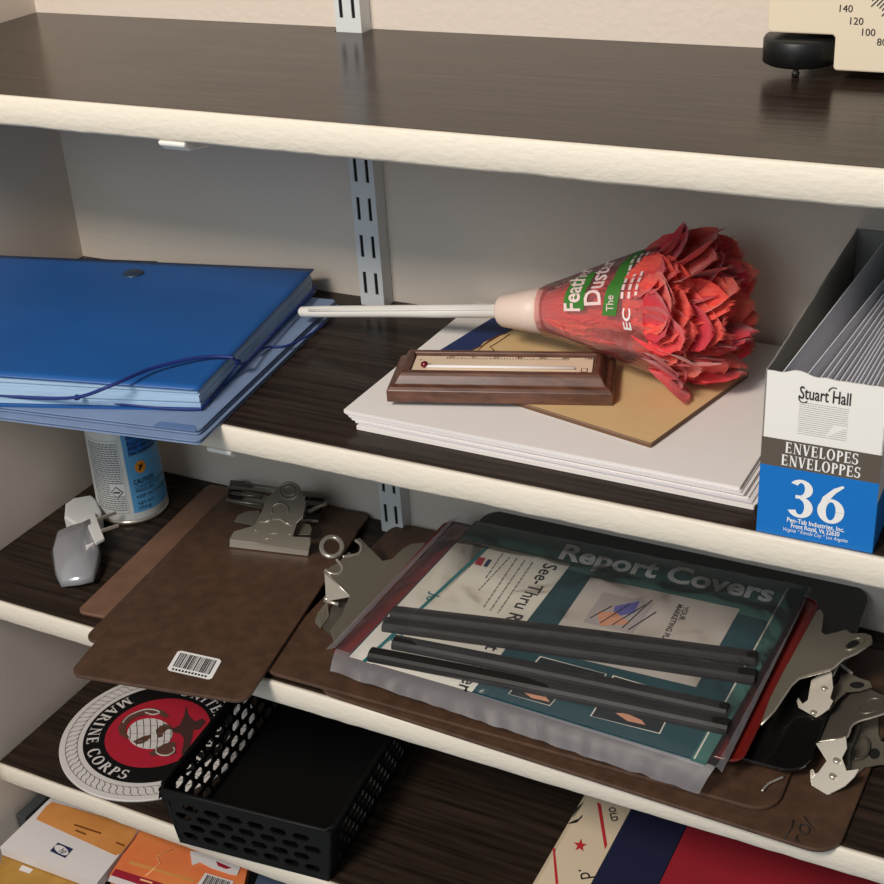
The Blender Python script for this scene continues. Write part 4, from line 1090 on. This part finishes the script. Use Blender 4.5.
for k in (-1, 0, 1):
    pts = [cE([(530 + 96 * math.sqrt(1 - (k * .5) ** 2) * f, 283 + k * 34)])[0] for f in (-1, 0, 1)]
    mb.tube([ME @ Vector((x, y, .0037)) for x, y in pts], .00022, M_greyink, 4)
# anchor arm curving round the globe, with its rope
fl2(cE([(395, 285), (390, 255), (408, 225), (440, 198), (490, 178), (545, 170), (590, 180), (615, 205), (600, 215), (570, 198), (530, 196), (480, 208), (445, 225), (425, 250), (425, 280), (440, 300), (425, 306)]), M_ebr, .0036)
fl2(cE([(525, 372), (552, 352), (590, 330), (625, 318), (648, 325), (640, 345), (612, 362), (640, 350), (645, 370), (600, 385), (570, 378), (540, 382)]), M_ebr, .0036)
def rope(pts, r, m): mb.tube(smooth([ME @ Vector((x, y, .0039)) for x, y in cE(pts)], 5), r, m, 5)
rope([(412, 235), (440, 205), (500, 180), (545, 178), (575, 190), (545, 200), (510, 190)], .0008, M_egr)
rope([(560, 345), (560, 368), (585, 380), (615, 378), (640, 360), (635, 345)], .0008, M_egr)
mb.build('emblem', t)

# basket ---------------------------------------------------------------------
M_bask = mat('black_basket_plastic', (12, 12, 12), .55, spec=.25)
by = R_(5.6); MBk = frame((.2258, -.2540, Z4 + .0004), by)
bw, bl_, bh, fl_ = .1435, .234, .0605, .0095
t = thing('storage_basket', 'black plastic lattice storage basket on the shelf beside the emblem mat', 'basket', tuple(MBk @ Vector((bw / 2, bl_ / 2, 0))))
mb = MB(); mb.prism(rrect(bw, bl_, .008, 4), 0, .002, M_bask, MBk); mb.build('bottom', t)
def pan(fn, L, n_u, n_v, tall):
    """perforated side: rows of offset rounded holes; fn maps (along 0..1, up 0..1) to 3-D"""
    mb = MB(); m0, m1 = .10, .14
    def cell(u0, u1, v0, v1):
        uc, vc = (u0 + u1) / 2, (v0 + v1) / 2; du, dv = (u1 - u0) / 2, (v1 - v0) / 2
        out = [(-1, -1), (0, -1), (1, -1), (1, 0), (1, 1), (0, 1), (-1, 1), (-1, 0)]
        hu, hv = (.80, .66)
        inn = [(-hu * .62, -hv), (0, -hv), (hu * .62, -hv), (hu, 0), (hu * .62, hv), (0, hv), (-hu * .62, hv), (-hu, 0)]
        vs = [fn(uc + a * du, vc + b * dv) for a, b in out] + [fn(uc + a * du, vc + b * dv) for a, b in inn]
        mb.add([tuple(v) for v in vs], [(i, (i + 1) % 8, 8 + (i + 1) % 8, 8 + i) for i in range(8)], M_bask)
    def solid(u0, u1, v0, v1):
        if u1 - u0 > 1e-6: mb.add([tuple(fn(a, b)) for a, b in ((u0, v0), (u1, v0), (u1, v1), (u0, v1))], [(0, 1, 2, 3)], M_bask)
    pu = .035; ulo, uhi = pu, 1 - pu
    solid(0, 1, 0, m0); solid(0, 1, 1 - m1, 1)
    solid(0, ulo, m0, 1 - m1); solid(uhi, 1, m0, 1 - m1)
    cw = (uhi - ulo) / n_u; ch = (1 - m1 - m0) / n_v
    for j in range(n_v):
        v0 = m0 + j * ch; v1 = v0 + ch
        if j % 2 == 0:
            for i in range(n_u): cell(ulo + i * cw, ulo + (i + 1) * cw, v0, v1)
        else:
            solid(ulo, ulo + cw / 2, v0, v1); solid(uhi - cw / 2, uhi, v0, v1)
            for i in range(n_u - 1): cell(ulo + (i + .5) * cw, ulo + (i + 1.5) * cw, v0, v1)
    return mb
def sidefn(a, b):      # bottom points a->b, outward flare
    def fn(u, v):
        p = Vector(a).lerp(Vector(b), u); q = Vector((p.x, p.y)) - Vector((bw / 2, bl_ / 2))
        ox = fl_ * (1 if p.x > bw / 2 + .001 else -1) * min(1, abs(p.x - bw / 2) / (bw / 2))
        oy = fl_ * .35 * (p.y - bl_ / 2) / (bl_ / 2)
        return MBk @ Vector((p.x + ox * v, p.y + oy * v, bh * v))
    return fn
cor_ = [(0, 0, 0), (bw, 0, 0), (bw, bl_, 0), (0, bl_, 0)]
for a, b, nu in ((0, 1, 7), (1, 2, 13), (2, 3, 7), (3, 0, 13)):
    pan(sidefn(cor_[a], cor_[b]), 0, nu, 4, False).build('lattice_side', t, solid=.0018, bevel=.0004)
mb = MB(); top = []
for i in range(4):
    a, b = cor_[i], cor_[(i + 1) % 4]; fn = sidefn(a, b)
    top += [fn(u, 1.0) for u in (.03, .25, .5, .75, .97)]
mb.tube(top, .0024, M_bask, 8, True); mb.build('rim', t)

# printed box with navy and red top ---------------------------------------
t = thing('printed_box', 'cream box with red stripes, a star and a navy and red top', 'box', (.68, -.12, Z4))
BZ = Z4 + .050
M_cbox = mat('cream_printed_card', (226, 206, 176), .55); M_nv = mat('navy_fabric', (12, 19, 56), .85, bump=.2, bscale=600); M_rd = mat('red_fabric', (150, 16, 34), .85, rgb2=(160, 20, 38), nscale=20, bump=.2, bscale=600); M_rl = mat('red_line_print', (196, 44, 50), .6)
xl = .5425; xn = .5865; xr = .6345
mb = MB(); prof = [(xl, Z4 + .0004), (xl - .001, BZ - .012), (xl + .0015, BZ - .004), (xl + .006, BZ), (xn + .004, BZ), (xn + .004, Z4 + .0004)]
vs = [(x, y, z) for y in (-.236, -.006) for x, z in prof]; n = len(prof)
mb.add(vs, [tuple(range(n)), tuple(range(n, 2 * n))] + [(i, (i + 1) % n, n + (i + 1) % n, n + i) for i in range(n)], M_cbox)
def bt(x, y, dz=.0003):
    p = at(x, y, BZ + dz)
    if p.x < xl + .006:
        f = (xl + .006 - p.x); p.z = BZ + dz - f * .7 if f < .0045 else p.z - f * .9
    return p
cQ = lambda p: crop(p, 540, 790, 4.911)
def bflat(pts, m, dz=.0003): mb.flat([tuple(at(x, y, BZ + dz)) for x, y in cQ(pts)], m)
bflat([(280, 60), (298, 68), (330, 270), (318, 292)], M_rl); 
bflat([(62, 285), (72, 285), (90, 462), (76, 462)], M_rl)
star = []
for k in range(10):
    a = R_(-90 + 36 * k + 8); r = 34 if k % 2 == 0 else 14
    star.append((197 + r * math.cos(a), 272 + r * math.sin(a)))
bflat(star, M_rl, .0004)
def qfr(a, b, dz=.0004):
    o = at(*cQ([a])[0], BZ + dz); u = (at(*cQ([b])[0], BZ + dz) - o).normalized(); v = Vector((0, 0, 1)).cross(u)
    return Matrix(((u.x, v.x, 0, o.x), (u.y, v.y, 0, o.y), (u.z, v.z, 1, o.z), (0, 0, 0, 1)))
mb.text('.d', .0165, M_ink, qfr((188, 392), (212, 470)), 'L', .0, xs=1.0)
mb.text('OLD', .008, M_ink, qfr((336, 86), (362, 200)), 'L', .02)
mb.polys([[(135, 165), (165, 150), (190, 140), (210, 120), (205, 135), (180, 160), (150, 165)], [(140, 130), (180, 90), (215, 55), (200, 80), (160, 125)]], M_ink, lambda x, y: at(*cQ([(x, y)])[0], BZ + .0004))
mb.build('printed_card', t)
mb = MB(); mb.box(xn, xr, -.2368, -.006, Z4 + .0004, BZ + .0008, M_nv); mb.build('navy_band', t, bevel=.001)
mb = MB(); mb.box(xr + .0002, .86, -.2372, -.006, Z4 + .0004, BZ + .0010, M_rd); mb.build('red_panel', t, bevel=.001)

# ================================================================== LOWEST SHELF: ink packs under the fourth shelf
shelf(Z5, 'lowest dark laminate shelf, hidden under the ink packs')
H5 = Z4 - .070
M_grey = mat('charcoal_plastic', (62, 66, 68), .5)
t = thing('storage_tray', 'charcoal plastic tray holding the ink packs against the left wall', 'tray', (.15, -.13, Z5))
gx = .0035
mb = MB(); gz1 = H5 - .006
for b_ in ((gx, gx + .012, -.2390, -.0060, Z5 + .0004, gz1 + .010), (gx + .0122, .33, -.0120, -.0060, Z5 + .0004, gz1), (.324, .33, -.2390, -.0121, Z5 + .0004, gz1), (gx + .0121, .324, -.2390, -.0121, Z5 + .0004, Z5 + .004)): mb.box(*b_, M_grey)
mb.build('tray_body', t, bevel=.001)
def pack(label, px, h, th, m, cat='ink pack', name='ink_pack', mside=None):
    q = [at(x, y, h) for x, y in px]; c = sum(q, Vector()) / len(q)
    t = thing(name, label, cat, (c.x, c.y, h - th), 'ink packs on the lowest shelf')
    mb = MB(); mb.slab([p - Vector((0, 0, th)) for p in q], (0, 0, th), m)
    return t, mb
M_hpw = mat('white_pack_card', (222, 216, 214), .5); M_oran = mat('orange_band_print', (222, 152, 84), .5, rgb2=(206, 136, 70), nscale=30); M_or2 = mat('orange_pack_print', (226, 116, 70), .45, rgb2=(238, 146, 82), nscale=14)
M_mar = mat('maroon_print', (156, 30, 52), .5); M_yel = mat('mustard_print', (186, 140, 62), .5, rgb2=(160, 116, 50), nscale=40); M_hpn = mat('navy_logo_square', (36, 44, 84), .5)
def ext(a, b, k): return (a[0] + (b[0] - a[0]) * k, a[1] + (b[1] - a[1]) * k)
# white hp pack: extend its back edge under the shelf above
bl0, br0, tl0, tr0 = (0, 847), (97, 883), (42, 806), (135, 834.5)
t, mb = pack('white ink pack with an orange band and navy square logo', [bl0, br0, ext(br0, tr0, 1.25), ext(bl0, tl0, 1.25)], H5 + .004, .010, M_hpw)
zz = H5 + .0043
def hflat(pts, m, dz=0, z=None): mb.flat([tuple(at(x, y, (z or zz) + dz)) for x, y in pts], m)
hc = lambda p: crop(p, 0, 800, 6.314)
hflat(hc([(228, 118), (250, 90), (290, 40), (330, 10), (880, 170), (840, 240), (772, 330), (730, 350), (240, 128)]), M_oran)
hflat(hc([(365, 268), (462, 308), (410, 366), (314, 322)]), M_hpn, .0002)
hcx, hcy = 388, 316
hflat(hc([(hcx + 42 * math.cos(R_(a)) + 14 * math.sin(R_(a)), hcy + 32 * math.sin(R_(a)) + 12 * math.cos(R_(a)) * .6) for a in range(0, 360, 20)]), M_hpw, .0004)
o = at(*hc([(366, 326)])[0], zz + .0006); u = (at(*hc([(420, 346)])[0], zz + .0006) - o).normalized(); v = Vector((0, 0, 1)).cross(u)
mb.text('hp', .0085, M_hpn, Matrix(((u.x, v.x, 0, o.x), (u.y, v.y, 0, o.y), (u.z, v.z, 1, o.z), (0, 0, 0, 1))), 'L', .01, shear=.35, width=.0068)
for a, b in (((478, 185), (545, 212)), ((470, 150), (640, 205)), ((735, 262), (790, 285))):
    a_, b_ = hc([a])[0], hc([b])[0]; hflat([a_, b_, (b_[0] - .8, b_[1] + 1.6), (a_[0] - .8, a_[1] + 1.6)], M_oline, .0003)
mb.build('printed_card', t)
# orange pack
ol, orr, otl, otr = (109, 876), (236, 921), (135, 836), (247, 871)
t, mb = pack('orange ink pack with a maroon strip and barcode, right of the white one', [ol, orr, ext(orr, otr, 1.2), ext(ol, otl, 1.2)], H5 + .001, .010, M_or2)
zz = H5 + .0013
oc = lambda p: crop(p, 110, 830, 4.911)
hflat(oc([(28, 190), (258, 262), (240, 300), (5, 222)]), M_mar); hflat(oc([(5, 222), (240, 300), (220, 330), (-12, 250)]), M_hpw)
hflat(oc([(468, 210), (608, 252), (560, 330), (412, 290)]), M_hpw, .0002)
for k in range(14):
    f = k / 14; wv = .035 if k % 3 else .05
    a = ext((478, 220), (596, 256), f); b = ext((478, 220), (596, 256), f + wv)
    hflat(oc([a, b, (b[0] - 38, b[1] + 66), (a[0] - 38, a[1] + 66)]), M_ink, .0004)
M_pale = mat('pale_line_print', (250, 196, 140), .5)
mb.tube([at(*p, zz + .0002) for p in oc([(310, 95), (230, 130), (245, 165), (175, 225)])], .0005, M_pale, 5)
hflat(oc([(100, 150), (420, 245), (410, 258), (90, 165)]), M_oran, .0002)
hflat(oc([(150, 238), (210, 256), (206, 264), (146, 246)]), M_pale, .0004)
mb.build('printed_card', t)
t, mb = pack('torn white card tag stuck to the orange ink pack below the basket', [(190, 851), (192, 865), (200, 862), (212, 868), (230, 874), (237, 875), (240, 868), (240, 855)], H5 + .0022, .0006, M_hpw, 'card', 'card_tag')
zz = H5 + .0024; hflat([(216, 861), (232, 868), (226, 869), (218, 866)], M_mar); mb.build('card', t)
t, mb = pack('mustard ink pack partly under the white pack in the corner', [(-4, 882), (70, 908), (98, 880), (3, 852)], H5 - .0075, .009, M_yel)
zz = H5 - .0073; hflat(hc([(140, 410), (210, 438), (185, 465), (118, 442)]), M_hpw); mb.build('printed_card', t)
t, mb = pack('dark blue ink pack at the right of the orange one below the basket', [(246, 905), (262, 925), (300, 884), (262, 866)], H5 - .004, .010, mat('slate_print', (72, 84, 104), .45)); mb.build('printed_card', t)
t, mb = pack('clear plastic blister pack at the bottom left corner of the lowest shelf', [(-6, 893), (60, 925), (66, 912), (-4, 880)], H5 - .018, .006, M_pocket, 'blister pack', 'blister_pack'); mb.build('shell', t)
